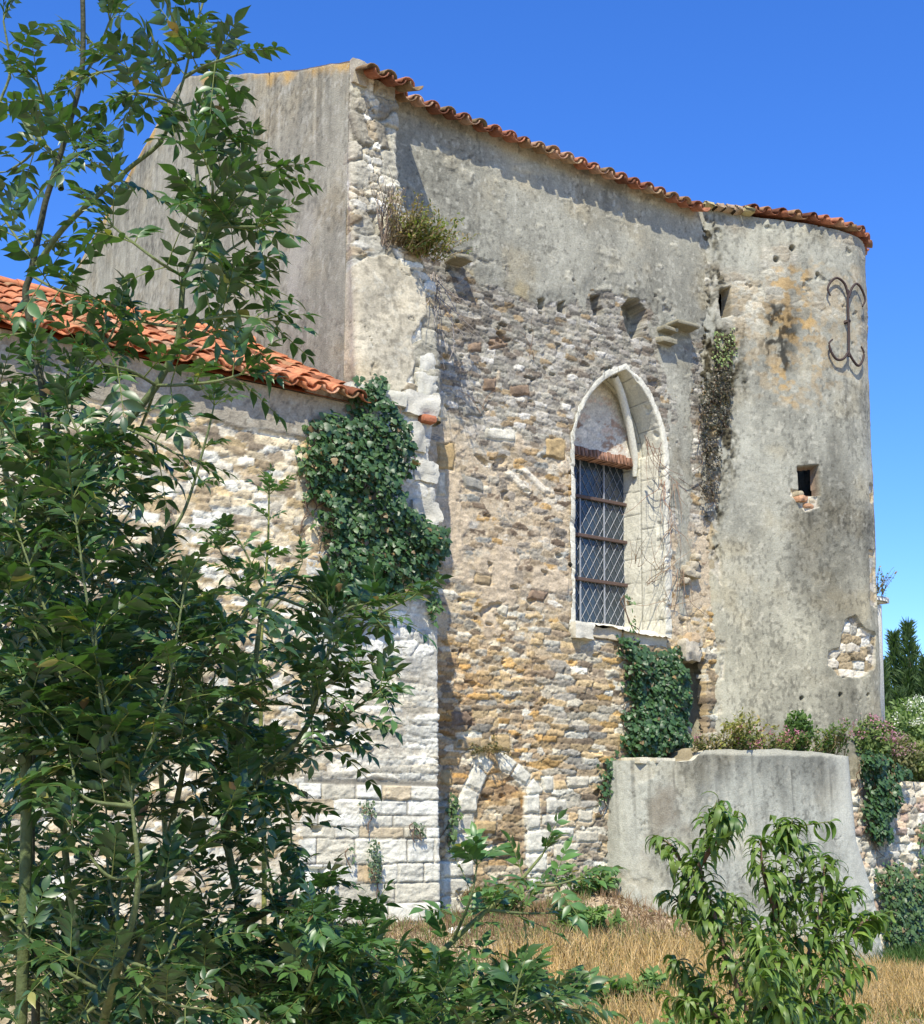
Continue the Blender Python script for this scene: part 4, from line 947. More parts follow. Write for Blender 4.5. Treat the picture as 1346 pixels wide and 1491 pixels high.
def rand_dir(n): return norm(rng.normal(size=(n,3)))
def samp_poly(poly,n):
    P=np.array(poly);lo=P.min(0);hi=P.max(0);o=[]
    c=0
    while c<n:
        q=lo+rng.random((n*2,2))*(hi-lo);d=sdpoly(q[:,0],q[:,1],P);q=np.column_stack([q,d])[d<0];o.append(q);c+=len(q)
    return np.vstack(o)[:n]
def ivy(pxpoly,yb,bulge,n,size,label,name='ivy',cat='ivy',group=None,cols=((.026,.065,.020),(.06,.125,.035)),brown=.03,bc=(.22,.15,.06),edge=.12,rag=.22):
    poly=[(p[0],p[2]) for p in (on(a,b,1,yb) for a,b in pxpoly)]
    q=samp_poly(poly,n); d=-q[:,2]+rag*fbm(q[:,0]*4,q[:,1]*4,len(label))
    keep=d>rng.random(n)*.16-.02; q=q[keep];d=np.clip(d[keep],.01,None);n=len(q)
    lump=.5+.8*(fbm(q[:,0]*3,q[:,1]*3,33)+.3)
    B=bulge*np.clip(d/edge,0,1)**.6*np.clip(lump,.25,1.3)
    dep=B*(1-rng.random(n)**2.2*.8)+.02
    pos=np.column_stack([q[:,0],yb-dep,q[:,1]])
    N=norm(np.array([-.15,-1,.45])+rng.normal(0,.42,(n,3)))
    D=norm(np.array([0,-.25,-1])+rng.normal(0,.55,(n,3)));D=norm(D-N*(D*N).sum(1)[:,None])
    X,Y,Z=frames(D,N);
    s=size*rng.uniform(.4,1.35,n)
    t=rng.random((n,1));c=np.array(cols[0])*(1-t)+np.array(cols[1])*t; c*=rng.uniform(.8,1.25,(n,1))
    yb_=rng.random(n)<brown;c[yb_]=np.array(bc)*rng.uniform(.6,1.3,(yb_.sum(),1))
    bb=rng.random(n)<.0
    top=thing(name,(float(q[:,0].mean()),yb,float(q[:,1].min())),label,cat,group)
    scatter('foliage',IV_V,IV_F,pos,X,Y,Z,s,c,M_IVY,top)
    m_=MB()
    for k in range(max(3,n//120)):
        i=rng.integers(n);a=np.array([q[i,0],yb-.03,q[i,1]]);P=[a]
        for j in range(5):
            a=a+np.array([rng.normal(0,.07),0,-rng.uniform(.05,.16)]);
            if sdpoly(np.array([a[0]]),np.array([a[2]]),poly)[0]>.12: break
            P.append(a)
        if len(P)>2:m_.tube(P,np.linspace(.008,.005,len(P)),5,(.16,.11,.07))
    m_.build('stem',M_BARK,top)
    return top
# big ivy: two storeys
ivy([(505,548),(556,545),(572,590),(600,612),(606,655),(600,700),(572,712),(600,745),(636,770),(640,800),(640,842),(612,852),(590,868),(560,885),(520,880),(470,868),(462,800),(445,742),(432,690),(440,640),(436,610),(500,590)],-.82,.30,6000,.062,'large dark green ivy mass hanging from the chapel eave over the corner buttress',edge=.25)
ivy([(600,745),(620,750),(646,790),(642,830),(632,850),(640,885),(628,920),(615,900),(618,850)],-.80,.10,420,.055,'thin trail of small ivy leaves down the right edge of the buttress',cols=((.06,.12,.03),(.10,.18,.05)),edge=.06)
ivy([(428,615),(446,612),(450,690),(440,770),(430,760)],-.80,.08,260,.05,'thin strip of ivy climbing the chapel wall left of the large ivy',cols=((.06,.12,.03),(.10,.16,.05)),edge=.05)
ivy([(895,925),(915,930),(925,915),(950,940),(978,938),(984,930),(988,945),(986,965),(994,1000),(1000,1030),(1004,1075),(1000,1094),(985,1098),(955,1104),(912,1112),(893,1120),(888,1095),(905,1060),(902,1000),(895,960)],-.02,.22,4600,.056,'dense dark ivy on the nave wall below the pointed window',edge=.2)
ivy([(902,860),(918,868),(924,905),(930,935),(905,935),(915,900)],-.07,.06,110,.05,'little ivy runner climbing into the corner of the window sill',cols=((.08,.14,.04),(.12,.2,.06)),edge=.05,rag=.05)
ivy([(648,1150),(664,1152),(668,1190),(655,1245),(645,1240)],-.02,.10,240,.05,'narrow ivy strand beside the blocked doorway',edge=.05,cols=((.06,.11,.03),(.10,.16,.05)),rag=.08)
ivy([(866,1100),(898,1090),(900,1125),(886,1160),(870,1175),(862,1140)],-.02,.10,260,.05,'sparse ivy sprig on the nave wall beside the cement apron',edge=.05,rag=.12)
ivy([(1240,1100),(1262,1090),(1300,1110),(1322,1130),(1300,1150),(1302,1185),(1290,1225),(1282,1240),(1266,1225),(1252,1190),(1250,1130)],-.80,.22,2600,.06,'dark ivy tumbling down the boundary wall beside the cement apron',edge=.2)
ivy([(838,1285),(860,1275),(888,1262),(890,1285),(868,1300),(850,1310)],-.12,.14,420,.05,'bright little ivy clump low on the wall at the foot of the apron',edge=.08,cols=((.06,.13,.03),(.11,.2,.05)))
ivy([(1268,1270),(1290,1250),(1346,1270),(1350,1400),(1290,1400),(1278,1330)],-.82,.20,1900,.055,'low green creeper along the foot of the boundary wall',cols=((.05,.10,.03),(.09,.15,.04)),edge=.2,rag=.3)
ivy([(1330,1195),(1350,1190),(1352,1300),(1336,1290)],-.80,.12,260,.055,'small creeper patch at the right end of the boundary wall',cols=((.06,.11,.03),(.1,.16,.05)),edge=.08)
# ------------------------------------------------------------------ herbs on the masonry
def herb(name,base,h,rad,n,leafsize,label,cat,group=None,cols=((.07,.13,.03),(.13,.2,.06)),droop=.0,flower=None,nf=0,out=np.array([0,-1.,0]),nst=14,dry=0,petal_s=.03):
    base=np.array(base,float);top=thing(name,base,label,cat,group);m_=MB();pos=[];Ds=[]
    tips=[]
    for k in range(nst):
        d=norm(np.array([rng.normal(0,.45),rng.normal(0,.3),1.0-1.6*droop])+out*rng.uniform(.1,.6));L=h*rng.uniform(.5,1.05)
        b=base+np.array([rng.uniform(-rad,rad),rng.uniform(-rad*.4,rad*.2),rng.uniform(-.02,.03)])
        P=[b+d*L*t+np.array([0,0,-droop*L*t*t*.8])+out*.1*t*t*L for t in(0,.35,.7,1)]
        P=m_.tube(P,np.linspace(.006,.002,4),4,(.16,.20,.06) if dry==0 else (.30,.23,.12),sub=3);tips.append(P[-1])
        for j in range(max(1,int(n/nst))):
            i=rng.integers(1,len(P));pos.append(P[i]+rng.normal(0,.012,3)*h*3);Ds.append(norm(d*.6+rng.normal(0,.6,3)))
    pos=np.array(pos);Ds=np.array(Ds);k=len(pos);X,Y,Z=frames(Ds,norm(np.array([0,-.5,1])+rng.normal(0,.5,(k,3))))
    t=rng.random((k,1));c=(np.array(cols[0])*(1-t)+np.array(cols[1])*t)*rng.uniform(.8,1.2,(k,1))
    if dry: 
        q=rng.random(k)<dry;c[q]=np.array((.34,.26,.13))*rng.uniform(.6,1.2,(q.sum(),1))
    scatter('foliage',HB_V,HB_F,pos,X,Y,Z,leafsize*rng.uniform(.6,1.3,k),c,M_HERB,top)
    m_.build('stem',M_HERB,top)
    if flower is not None:
        fp=[];
        for k in range(nf):
            q=tips[rng.integers(len(tips))]
            for j in range(14): fp.append(q+rng.normal(0,.022,3)+np.array([0,0,.015]))
        fp=np.array(fp);k=len(fp);X,Y,Z=frames(rand_dir(k),rand_dir(k));c=np.array(flower)*rng.uniform(.7,1.25,(k,1))
        _f=scatter('flower_head',HB_V,HB_F,fp,X,Y,Z,petal_s*rng.uniform(.6,1.2,k),c,M_PETAL,top);_f['kind']='stuff'
    return top
# plant clump high on the pier
p=on(612,372,1,-.55);herb('wall_plant',p,.55,.22,1500,.045,'green and straw coloured bush growing high on the corner pier','wall plant',cols=((.10,.14,.03),(.20,.22,.06)),dry=.25,nst=60,droop=.15)
p=on(588,352,1,-.55);herb('wall_plant',p,.45,.16,700,.04,'dry brown half of the growth on the corner pier, left of the green bush','wall plant',cols=((.10,.12,.04),(.16,.15,.06)),dry=.6,nst=40)
def drystems(pts,yb,n,L,label,name='dry_plant',cat='dead stems',spread=.6,c=(.22,.17,.12),r0=.006):
    b0=on(*pts[0],1,yb);top=thing(name,b0,label,cat);m_=MB()
    for k in range(n):
        q=pts[rng.integers(len(pts))];b=on(q[0]+rng.normal(0,4),q[1]+rng.normal(0,4),1,yb);d=norm(np.array([rng.normal(0,spread),-.15,L/abs(L)]))
        l=abs(L)*rng.uniform(.4,1.1);P=[b]
        for j in range(5): d=norm(d+rng.normal(0,.22,3));P.append(P[-1]+d*l/5)
        m_.tube(P,np.linspace(r0,.002,6),4,np.array(c)*rng.uniform(.6,1.5),sub=2)
    m_.build('stem',M_BARK,top);return top
drystems([(555,330),(570,320),(580,350),(560,355)],-.50,46,.55,'bunch of dead upright stems on the corner pier',spread=.25)
drystems([(620,405),(632,400),(640,420)],-.30,30,-.95,'grey dead roots hanging below the bush on the corner pier',name='hanging_roots',cat='roots',spread=.35,c=(.34,.30,.26))
drystems([(940,640),(958,650),(968,700)],-.06,16,-.9,'leafless brown creeper on the upper right window jamb',name='dead_creeper',cat='creeper',spread=.5,c=(.22,.13,.08),r0=.005)
drystems([(960,830),(945,850),(925,820),(975,880)],-.03,22,.55,'leafless creeper twigs across the lower right window jamb',name='dead_creeper',cat='creeper',spread=1.1,c=(.26,.19,.12),r0=.005)
drystems([(985,700),(978,760),(990,830)],-.06,20,-.8,'thin dead stems in the corner between the window and the tower',name='dead_creeper',cat='creeper',spread=.35,c=(.24,.16,.10),r0=.005)
drystems([(776,520),(770,545),(700,600)],-.05,5,.5,'few bare creeper stems on the rubble left of the pointed arch',name='dead_creeper',cat='creeper',spread=.4,c=(.30,.20,.13),r0=.005)
# moss and grass strip in the tower corner
def tstrip(px,py,w,h,n,label,cols,dry,size=.05):
    b=curve_hit(px,py,TP)
    return herb('wall_plant',b[3]+b[4]*.05,h,w,n,size,label,'wall plant',cols=cols,dry=dry,nst=40,droop=.9,out=np.array([*b[4][:2],0]))
MS=dict(bc=(.10,.075,.035),name='moss_growth',cat='moss',edge=.10,rag=.30)
ivy([(1030,480),(1068,478),(1072,520),(1060,545),(1030,540)],-.10,.10,420,.030,'light green growth in the corner of the round tower below its slit',cols=((.13,.19,.05),(.24,.30,.09)),brown=.15,**MS)
ivy([(1014,525),(1062,535),(1064,600),(1050,640),(1016,640)],-.10,.10,1500,.030,'dark hanging moss beneath the light green growth on the tower',cols=((.025,.03,.010),(.07,.06,.02)),brown=.25,**MS)
ivy([(1012,635),(1048,640),(1046,700),(1036,735),(1016,720)],-.10,.09,900,.028,'brown withered moss low in the tower corner beside the window',cols=((.03,.03,.012),(.07,.055,.022)),brown=.35,**MS)
# small tufts on the buttress and elsewhere
G='small plants rooted in the masonry joints'
for (pp,n,lb) in(([(520,1165),(543,1163),(546,1185),(535,1196),(522,1186)],260,'small green tuft in an upper joint of the buttress'),([(535,1218),(550,1216),(556,1250),(552,1285),(541,1292),(532,1270),(530,1240)],620,'tall narrow hanging tuft on the lower buttress'),([(596,1196),(616,1196),(616,1216),(602,1218)],200,'little tuft near the right edge of the buttress'),([(505,1225),(514,1225),(512,1256),(504,1256)],70,'wispy sprig left of the tall hanging tuft'),([(474,1262),(488,1262),(486,1278),(476,1278)],60,'tiny sprig low on the left of the buttress')):
    ivy(pp,-.82,.07,n,.028,lb,name='wall_tuft',cat='wall plant',group=G,cols=((.06,.10,.04),(.11,.16,.07)),edge=.05,rag=.05)
p=on(708,1092,1,-.04);herb('wall_tuft',p,.22,.14,260,.035,'dull grassy tuft on the crown of the blocked doorway','wall plant',G,cols=((.10,.11,.05),(.16,.15,.08)),dry=.4,droop=.5,nst=20)
p=on(690,1310,1,-.08);herb('wall_tuft',p,.22,.18,300,.03,'withered grey tuft at the base of the blocked doorway','wall plant',G,cols=((.16,.13,.08),(.22,.18,.11)),dry=.6,nst=26)
b=curve_hit(1278,862,TP) 
p=np.array([7.35,-.05,4.80]);herb('wall_tuft',p,.42,.12,160,.04,'wispy plant growing on the cap behind the tower','wall plant',G,cols=((.08,.13,.05),(.14,.2,.08)),nst=16,dry=.2)
# flowering plants on the apron top: positions along its rim
def skp(px,dy=.25,z=2.45): 
    b=curve_hit(px,1150,SK);n_=b[4];return np.array([b[3][0]-n_[0]*dy,b[3][1]-n_[1]*dy,z])
V_='pink valerian along the top of the apron and wall'
herb('valerian',skp(1078,.25),.55,.28,700,.06,'yellowish leggy valerian on the left of the apron top','flowering plant',V_,cols=((.14,.17,.04),(.30,.28,.08)),dry=.2,nst=34)
herb('valerian',skp(1105,.2),.30,.25,450,.05,'low valerian with a few pink heads behind the middle of the apron rim','flowering plant',V_,cols=((.10,.15,.04),(.2,.23,.07)),flower=(.50,.20,.27),nf=9,nst=26,dry=.15)
herb('valerian',skp(1146,.2),.28,.22,380,.05,'low pink valerian just left of the clipped green bush','flowering plant',V_,cols=((.10,.15,.04),(.2,.23,.07)),flower=(.50,.20,.27),nf=9,nst=26,dry=.2)
herb('valerian',skp(1040,.15),.20,.25,300,.05,'dry low valerian at the left shoulder of the apron','flowering plant',V_,cols=((.10,.13,.04),(.18,.18,.07)),flower=(.45,.20,.25),nf=3,nst=20,dry=.35)
herb('valerian',skp(1222,.2),.42,.25,800,.055,'green valerian with faded heads at the right shoulder of the apron','flowering plant',V_,cols=((.07,.13,.03),(.16,.22,.07)),flower=(.42,.22,.26),nf=6,nst=34,dry=.1)
# clipped dark bush
def bush(name,base,rx,rz,n,size,label,cat,cols,group=None,flower=None,nf=0,ry=None,tmpl='hb',lump=.25,mat_=None):
    base=np.array(base,float);top=thing(name,base,label,cat,group);ry=ry or rx
    d=rand_dir(n);rr=rng.random(n)**.35*(1+lump*fbm(d[:,0]*2.5+base[0],d[:,2]*2.5+d[:,1]*2,55))
    pos=base+np.array([0,0,rz])+d*rr[:,None]*np.array([rx,ry,rz]);pos[:,2]=np.maximum(pos[:,2],base[2]+.01)
    D=norm(d*.5+rng.normal(0,.6,(n,3))+np.array([0,0,.3]));X,Y,Z=frames(D,norm(d+rng.normal(0,.5,(n,3))+np.array([0,-.3,.5])))
    t=rng.random((n,1));c=(np.array(cols[0])*(1-t)+np.array(cols[1])*t)*rng.uniform(.8,1.25,(n,1))
    TVF=(HB_V,HB_F) if tmpl=='hb' else (IV_V,IV_F)
    scatter('foliage',*TVF,pos,X,Y,Z,size*rng.uniform(.6,1.3,n),c,mat_ or M_HERB,top)
    m_=MB()
    for k in range(12):
        e=base+np.array([0,0,rz])+rand_dir(1)[0]*np.array([rx,ry,rz])*.75;e[2]=max(e[2],base[2]+.1);m_.tube([base,(base+e)/2+rng.normal(0,.03,3),e],[.012,.008,.004],5,(.14,.11,.07),sub=3)
    m_.build('stem',M_BARK,top)
    if flower is not None:
        d=rand_dir(nf);d[:,2]=np.abs(d[:,2])*.9;d[:,1]=-np.abs(d[:,1]);q=base+np.array([0,0,rz])+norm(d)*np.array([rx,ry,rz])*1.03
        fp=(q[:,None]+rng.normal(0,.028,(nf,16,3))).reshape(-1,3);k=len(fp);X,Y,Z=frames(rand_dir(k),rand_dir(k))
        _f=scatter('flower_head',HB_V,HB_F,fp,X,Y,Z,.032*rng.uniform(.6,1.2,k),np.array(flower)*rng.uniform(.75,1.2,(k,1)),M_PETAL,top);_f['kind']='stuff'
    return top
bush('small_bush',skp(1188,.3),.17,.27,1100,.045,'small dense upright green bush on the apron top at the tower foot','bush',((.06,.12,.03),(.12,.19,.05)),tmpl='iv')
bush('small_bush',skp(1168,.3),.08,.14,260,.045,'tiny upright sprig left of the dense green bush on the apron','bush',((.08,.13,.03),(.14,.2,.05)),tmpl='iv')
# shrubs topping the boundary wall
def wp(px,py,y): return on(px,py,1,y)
bush('valerian_bush',wp(1264,1120,-.62),.34,.34,2600,.06,'rounded green bush dotted with pink heads at the start of the boundary wall','flowering bush',((.08,.14,.03),(.18,.23,.07)),flower=(.50,.24,.31),nf=26,ry=.3,group=V_)
bush('valerian_bush',wp(1304,1132,-.60),.34,.27,2300,.06,'olive and pink bush in the middle of the boundary wall top','flowering bush',((.10,.13,.04),(.20,.19,.08)),flower=(.46,.26,.31),nf=26,ry=.3,group=V_)
bush('valerian_bush',wp(1340,1138,-.60),.36,.26,2300,.06,'yellow-green bush at the right end of the boundary wall top','flowering bush',((.12,.16,.04),(.24,.26,.09)),ry=.3)
bush('white_flowering_shrub',wp(1334,1105,.1),.50,.42,2600,.07,'pale shrub with white flower heads standing behind the boundary wall','flowering shrub',((.12,.19,.06),(.24,.31,.12)),flower=(.75,.74,.66),nf=46)
# ------------------------------------------------------------------ conifers beyond
def conifer(px,top_py,base_py,y,w,label):
    b=on(px,base_py,1,y);t=on(px,top_py,1,y);H=t[2]-b[2];b=b.copy()
    g=thing('conifer',b,label,'conifer','slender conifers beyond the wall');n=20000
    K=7;ang=rng.random(K)*6.283;rad=w*.9*rng.random(K)**.6;rad[0]=0;hh=np.concatenate([[1.],rng.uniform(.55,.88,K-1)]);ki=rng.integers(0,K,n)
    u=rng.random(n)**.85;th=rng.random(n)*6.283;lay=.8+.2*np.sin(u*55+ki*2+th*2);R_=(.05*w+1.25*w*(1-u)**1.1)*(rng.random(n)**.5)*lay
    pos=b+np.column_stack([np.cos(ang[ki])*rad[ki]+np.cos(th)*R_,np.sin(ang[ki])*rad[ki]+np.sin(th)*R_,u*H*hh[ki]])
    D=norm(np.column_stack([np.cos(th)*.8,np.sin(th)*.8,np.ones(n)*1.0])+rng.normal(0,.3,(n,3)));X,Y,Z=frames(D,rand_dir(n))
    t_=rng.random((n,1));c=(np.array((.045,.085,.03))*(1-t_)+np.array((.11,.17,.06))*t_)
    sc=np.column_stack([np.full(n,.05),np.full(n,.30)*rng.uniform(.4,1.3,n),np.full(n,.08)])
    scatter('foliage',*strip([.3,.5,.35,.05],.2,.2),pos,X,Y,Z,sc,c,M_HERB,g)
    m_=MB();m_.tube([b,b+np.array([0,0,H*.9])],[.16,.03],8,(.12,.09,.06),sub=1);m_.build('trunk',M_BARK,g)
conifer(1334,912,1240,16,1.3,'tallest slender conifer beyond the boundary wall at the right edge')
conifer(1313,925,1240,17,1.1,'middle conifer beyond the boundary wall, slightly shorter')
conifer(1292,968,1240,16,1.0,'shortest conifer close to the tower edge')
conifer(1358,960,1240,15,1.2,'conifer half cut off by the right edge of the photo')

# ------------------------------------------------------------------ grass and weeds
def blades(name,n,fx,hmin,hmax,w,cols,kind=None,mat_=None,lean=.35,label=None):
    P=fx(n);n=len(P);z=ghei(P[:,0],P[:,1]);pos=np.column_stack([P,z-.02])
    D=norm(np.column_stack([rng.normal(0,lean,n),rng.normal(0,lean,n),np.ones(n)]));X,Y,Z=frames(D,norm(np.column_stack([rng.normal(0,1,n),rng.normal(-.6,.8,n),rng.normal(0,.2,n)])))
    L=rng.uniform(hmin,hmax,n);sc=np.column_stack([np.full(n,w)*rng.uniform(.6,1.4,n),L,L])
    t=rng.random((n,1));c=(np.array(cols[0])*(1-t)+np.array(cols[1])*t)*rng.uniform(.75,1.25,(n,1))
    o=scatter(name,BL_V,BL_F,pos,X,Y,Z,sc,c,mat_ or M_DRY)
    return tag(o,label,None,None,'stuff')
def area(x0,x1,y0,y1,thr=-9,f=1.2,seed=0):
    def fx(n):
        q=np.column_stack([rng.uniform(x0,x1,n*2),rng.uniform(y0,y1,n*2)])
        sk=sdpoly(q[:,0],q[:,1],[(2.2,.5),(2.2,-.3),(2.9,-.95),(4.2,-1.35),(5.3,-1.5),(5.7,-1.3),(5.8,.5)])
        k=(sk>.02)&(fbm(q[:,0]*f,q[:,1]*f,seed,4)>thr)&~((q[:,1]>-.95)&(q[:,0]<-.5))&(q[:,1]<.1)
        return q[k][:n]
    return fx
ST=((.62,.47,.26),(.34,.25,.14))
blades('dry_grass',60000,area(-5,7.5,-6.5,-.05,-.12,1.3,71),.04,.13,.007,ST,lean=.55,label='straw coloured dry grass covering the ground before the church')
blades('dry_grass_heads',24000,area(-1.2,7.5,-5.5,-1.9,-.12,1.0,72),.12,.34,.006,((.74,.56,.30),(.52,.37,.19)),lean=.3,label='taller golden dry grass with seed heads in the middle of the plot')
blades('green_grass',15000,area(-3,8,-6,-.1,-.08,1.6,73),.05,.20,.008,((.11,.18,.05),(.22,.26,.09)),mat_=M_HERB,label='patches of short green grass among the straw')
blades('green_grass',4200,area(5.0,8.5,-2.4,-.85,-9,1,74),.25,.62,.016,((.07,.14,.04),(.14,.22,.07)),mat_=M_HERB,lean=.25,label='long green blades of grass by the boundary wall foot')
blades('dead_weeds',5000,area(-2.2,3.5,-2.2,-.1,-.2,1.5,75),.06,.22,.006,((.24,.15,.09),(.36,.25,.16)),lean=.45,label='brown dead weeds along the foot of the wall')
_P=area(-5,7.5,-6.5,-.05,-9,1,76)(9000);_n=len(_P);_z=ghei(_P[:,0],_P[:,1])
_X,_Y,_Z=frames(norm(rng.normal(0,1,(_n,3))*np.array([1,1,.25])),norm(rng.normal(0,.5,(_n,3))+np.array([0,0,1])))
_c=np.array([(.30,.20,.12),(.48,.36,.20),(.20,.15,.10),(.55,.46,.30),(.16,.17,.07)])[rng.integers(0,5,_n)]*rng.uniform(.7,1.2,(_n,1))
tag(scatter('leaf_litter',HB_V,HB_F,np.column_stack([_P,_z+.03]),_X,_Y,_Z,rng.uniform(.03,.09,_n),_c,M_DRY),'brown leaf litter and broken stalks lying between the straw',None,None,'stuff')
def weed(px,py,h,rad,n,ls,label,cols=((.08,.16,.04),(.18,.28,.08)),**k):
    q=ray(px,py);t=(.4-CAM[2])/q[2]
    for _ in range(12):
        p=CAM+q*t;t=(ghei(p[0],p[1])-CAM[2])/q[2]
    p=CAM+q*t;p[1]=min(p[1],-.25 if p[0]<2.2 else -1.5);p[2]=ghei(p[0],p[1]);return herb('weed',p,h,rad,n,ls,label,'weed','green weeds in the dry grass',cols=cols,**k)
for a in((850,1385,.26,.35,600,.09,'leafy green weed in the straw left of the apron'),(905,1400,.24,.35,650,.09,'wide green weed patch in the straw before the apron'),(950,1410,.22,.3,500,.08,'green weed in the straw just left of the peach tree'),(815,1365,.22,.3,400,.08,'thin green weed right of the blocked doorway'),(790,1410,.2,.3,300,.08,'small green weed in the middle of the straw'),(890,1375,.34,.3,700,.08,'spreading green weed left of the foot of the apron'),(930,1372,.30,.3,460,.07,'green weed at the lower left corner of the apron'),(968,1392,.26,.3,420,.06,'low green weed in front of the apron foot'),(868,1352,.3,.25,380,.07,'bright weed below the rubble bank'),
         (1010,1392,.24,.25,340,.06,'green weed partly behind the peach tree, left side'),(660,1372,.42,.25,300,.10,'broad leaved pale weed at the foot of the blocked doorway'),(690,1395,.3,.25,300,.09,'broad leaved weed in front of the blocked doorway'),(770,1390,.25,.25,240,.07,'weed in the dry grass right of the blocked doorway'),(600,1385,.2,.3,240,.06,'small weed at the foot of the buttress'),
         (1310,1385,.5,.3,600,.10,'leafy weed at the foot of the boundary wall'),(1340,1375,.55,.3,600,.10,'leafy weed at the right edge below the boundary wall'),(1280,1420,.3,.3,340,.08,'weed in the grass right of the peach tree')):
    weed(*a,nst=26,dry=.06)
# fallen stones at the wall foot
GS='fallen stones at the foot of the walls'
for i,(px,py,s,c,lb) in enumerate(((605,1368,.12,(.66,.5,.3),'tan fallen stone at the foot of the buttress'),(905,1322,.17,(.55,.42,.32),'flat fallen stone on the bank beside the apron, largest'),(890,1335,.10,(.66,.6,.5),'pale fallen stone on the bank beside the apron'),(925,1345,.10,(.5,.36,.28),'reddish fallen stone nearest the apron foot'),(880,1308,.09,(.7,.62,.5),'small pale stone under the bright ivy clump'),(668,1357,.09,(.7,.66,.58),'white fallen stone right of the buttress corner'),(905,1300,.10,(.6,.44,.34),'pinkish stone high on the bank'))):
    q=ray(px,py);t=(.5-CAM[2])/q[2]
    for _ in range(12):
        p=CAM+q*t;t=(ghei(p[0],p[1])-CAM[2])/q[2]
    p=CAM+q*t;p[1]=min(p[1],-.12);p[2]=float(ghei(p[0],p[1]));th=np.linspace(0,np.pi,9);ph=np.linspace(0,2*np.pi,14,endpoint=False);T,Pp=np.meshgrid(th,ph,indexing='ij')
    r_=s*(1+.35*fbm(T*2+i,Pp*1.2,i));X_=np.sin(T)*np.cos(Pp)*r_*1.3;Y_=np.sin(T)*np.sin(Pp)*r_;Z_=np.cos(T)*r_*.6
    V=np.stack([X_,Y_,Z_],-1).reshape(-1,3)+p;n=14;Fq=[[a*n+b_,a*n+(b_+1)%n,(a+1)*n+(b_+1)%n,(a+1)*n+b_] for a in range(8) for b_ in range(n)]
    o=mk('fallen_stone',V,np.array(Fq),M_ROCK,None,np.broadcast_to(np.array(c),V.shape),False);tag(o,lb,'stone',GS)

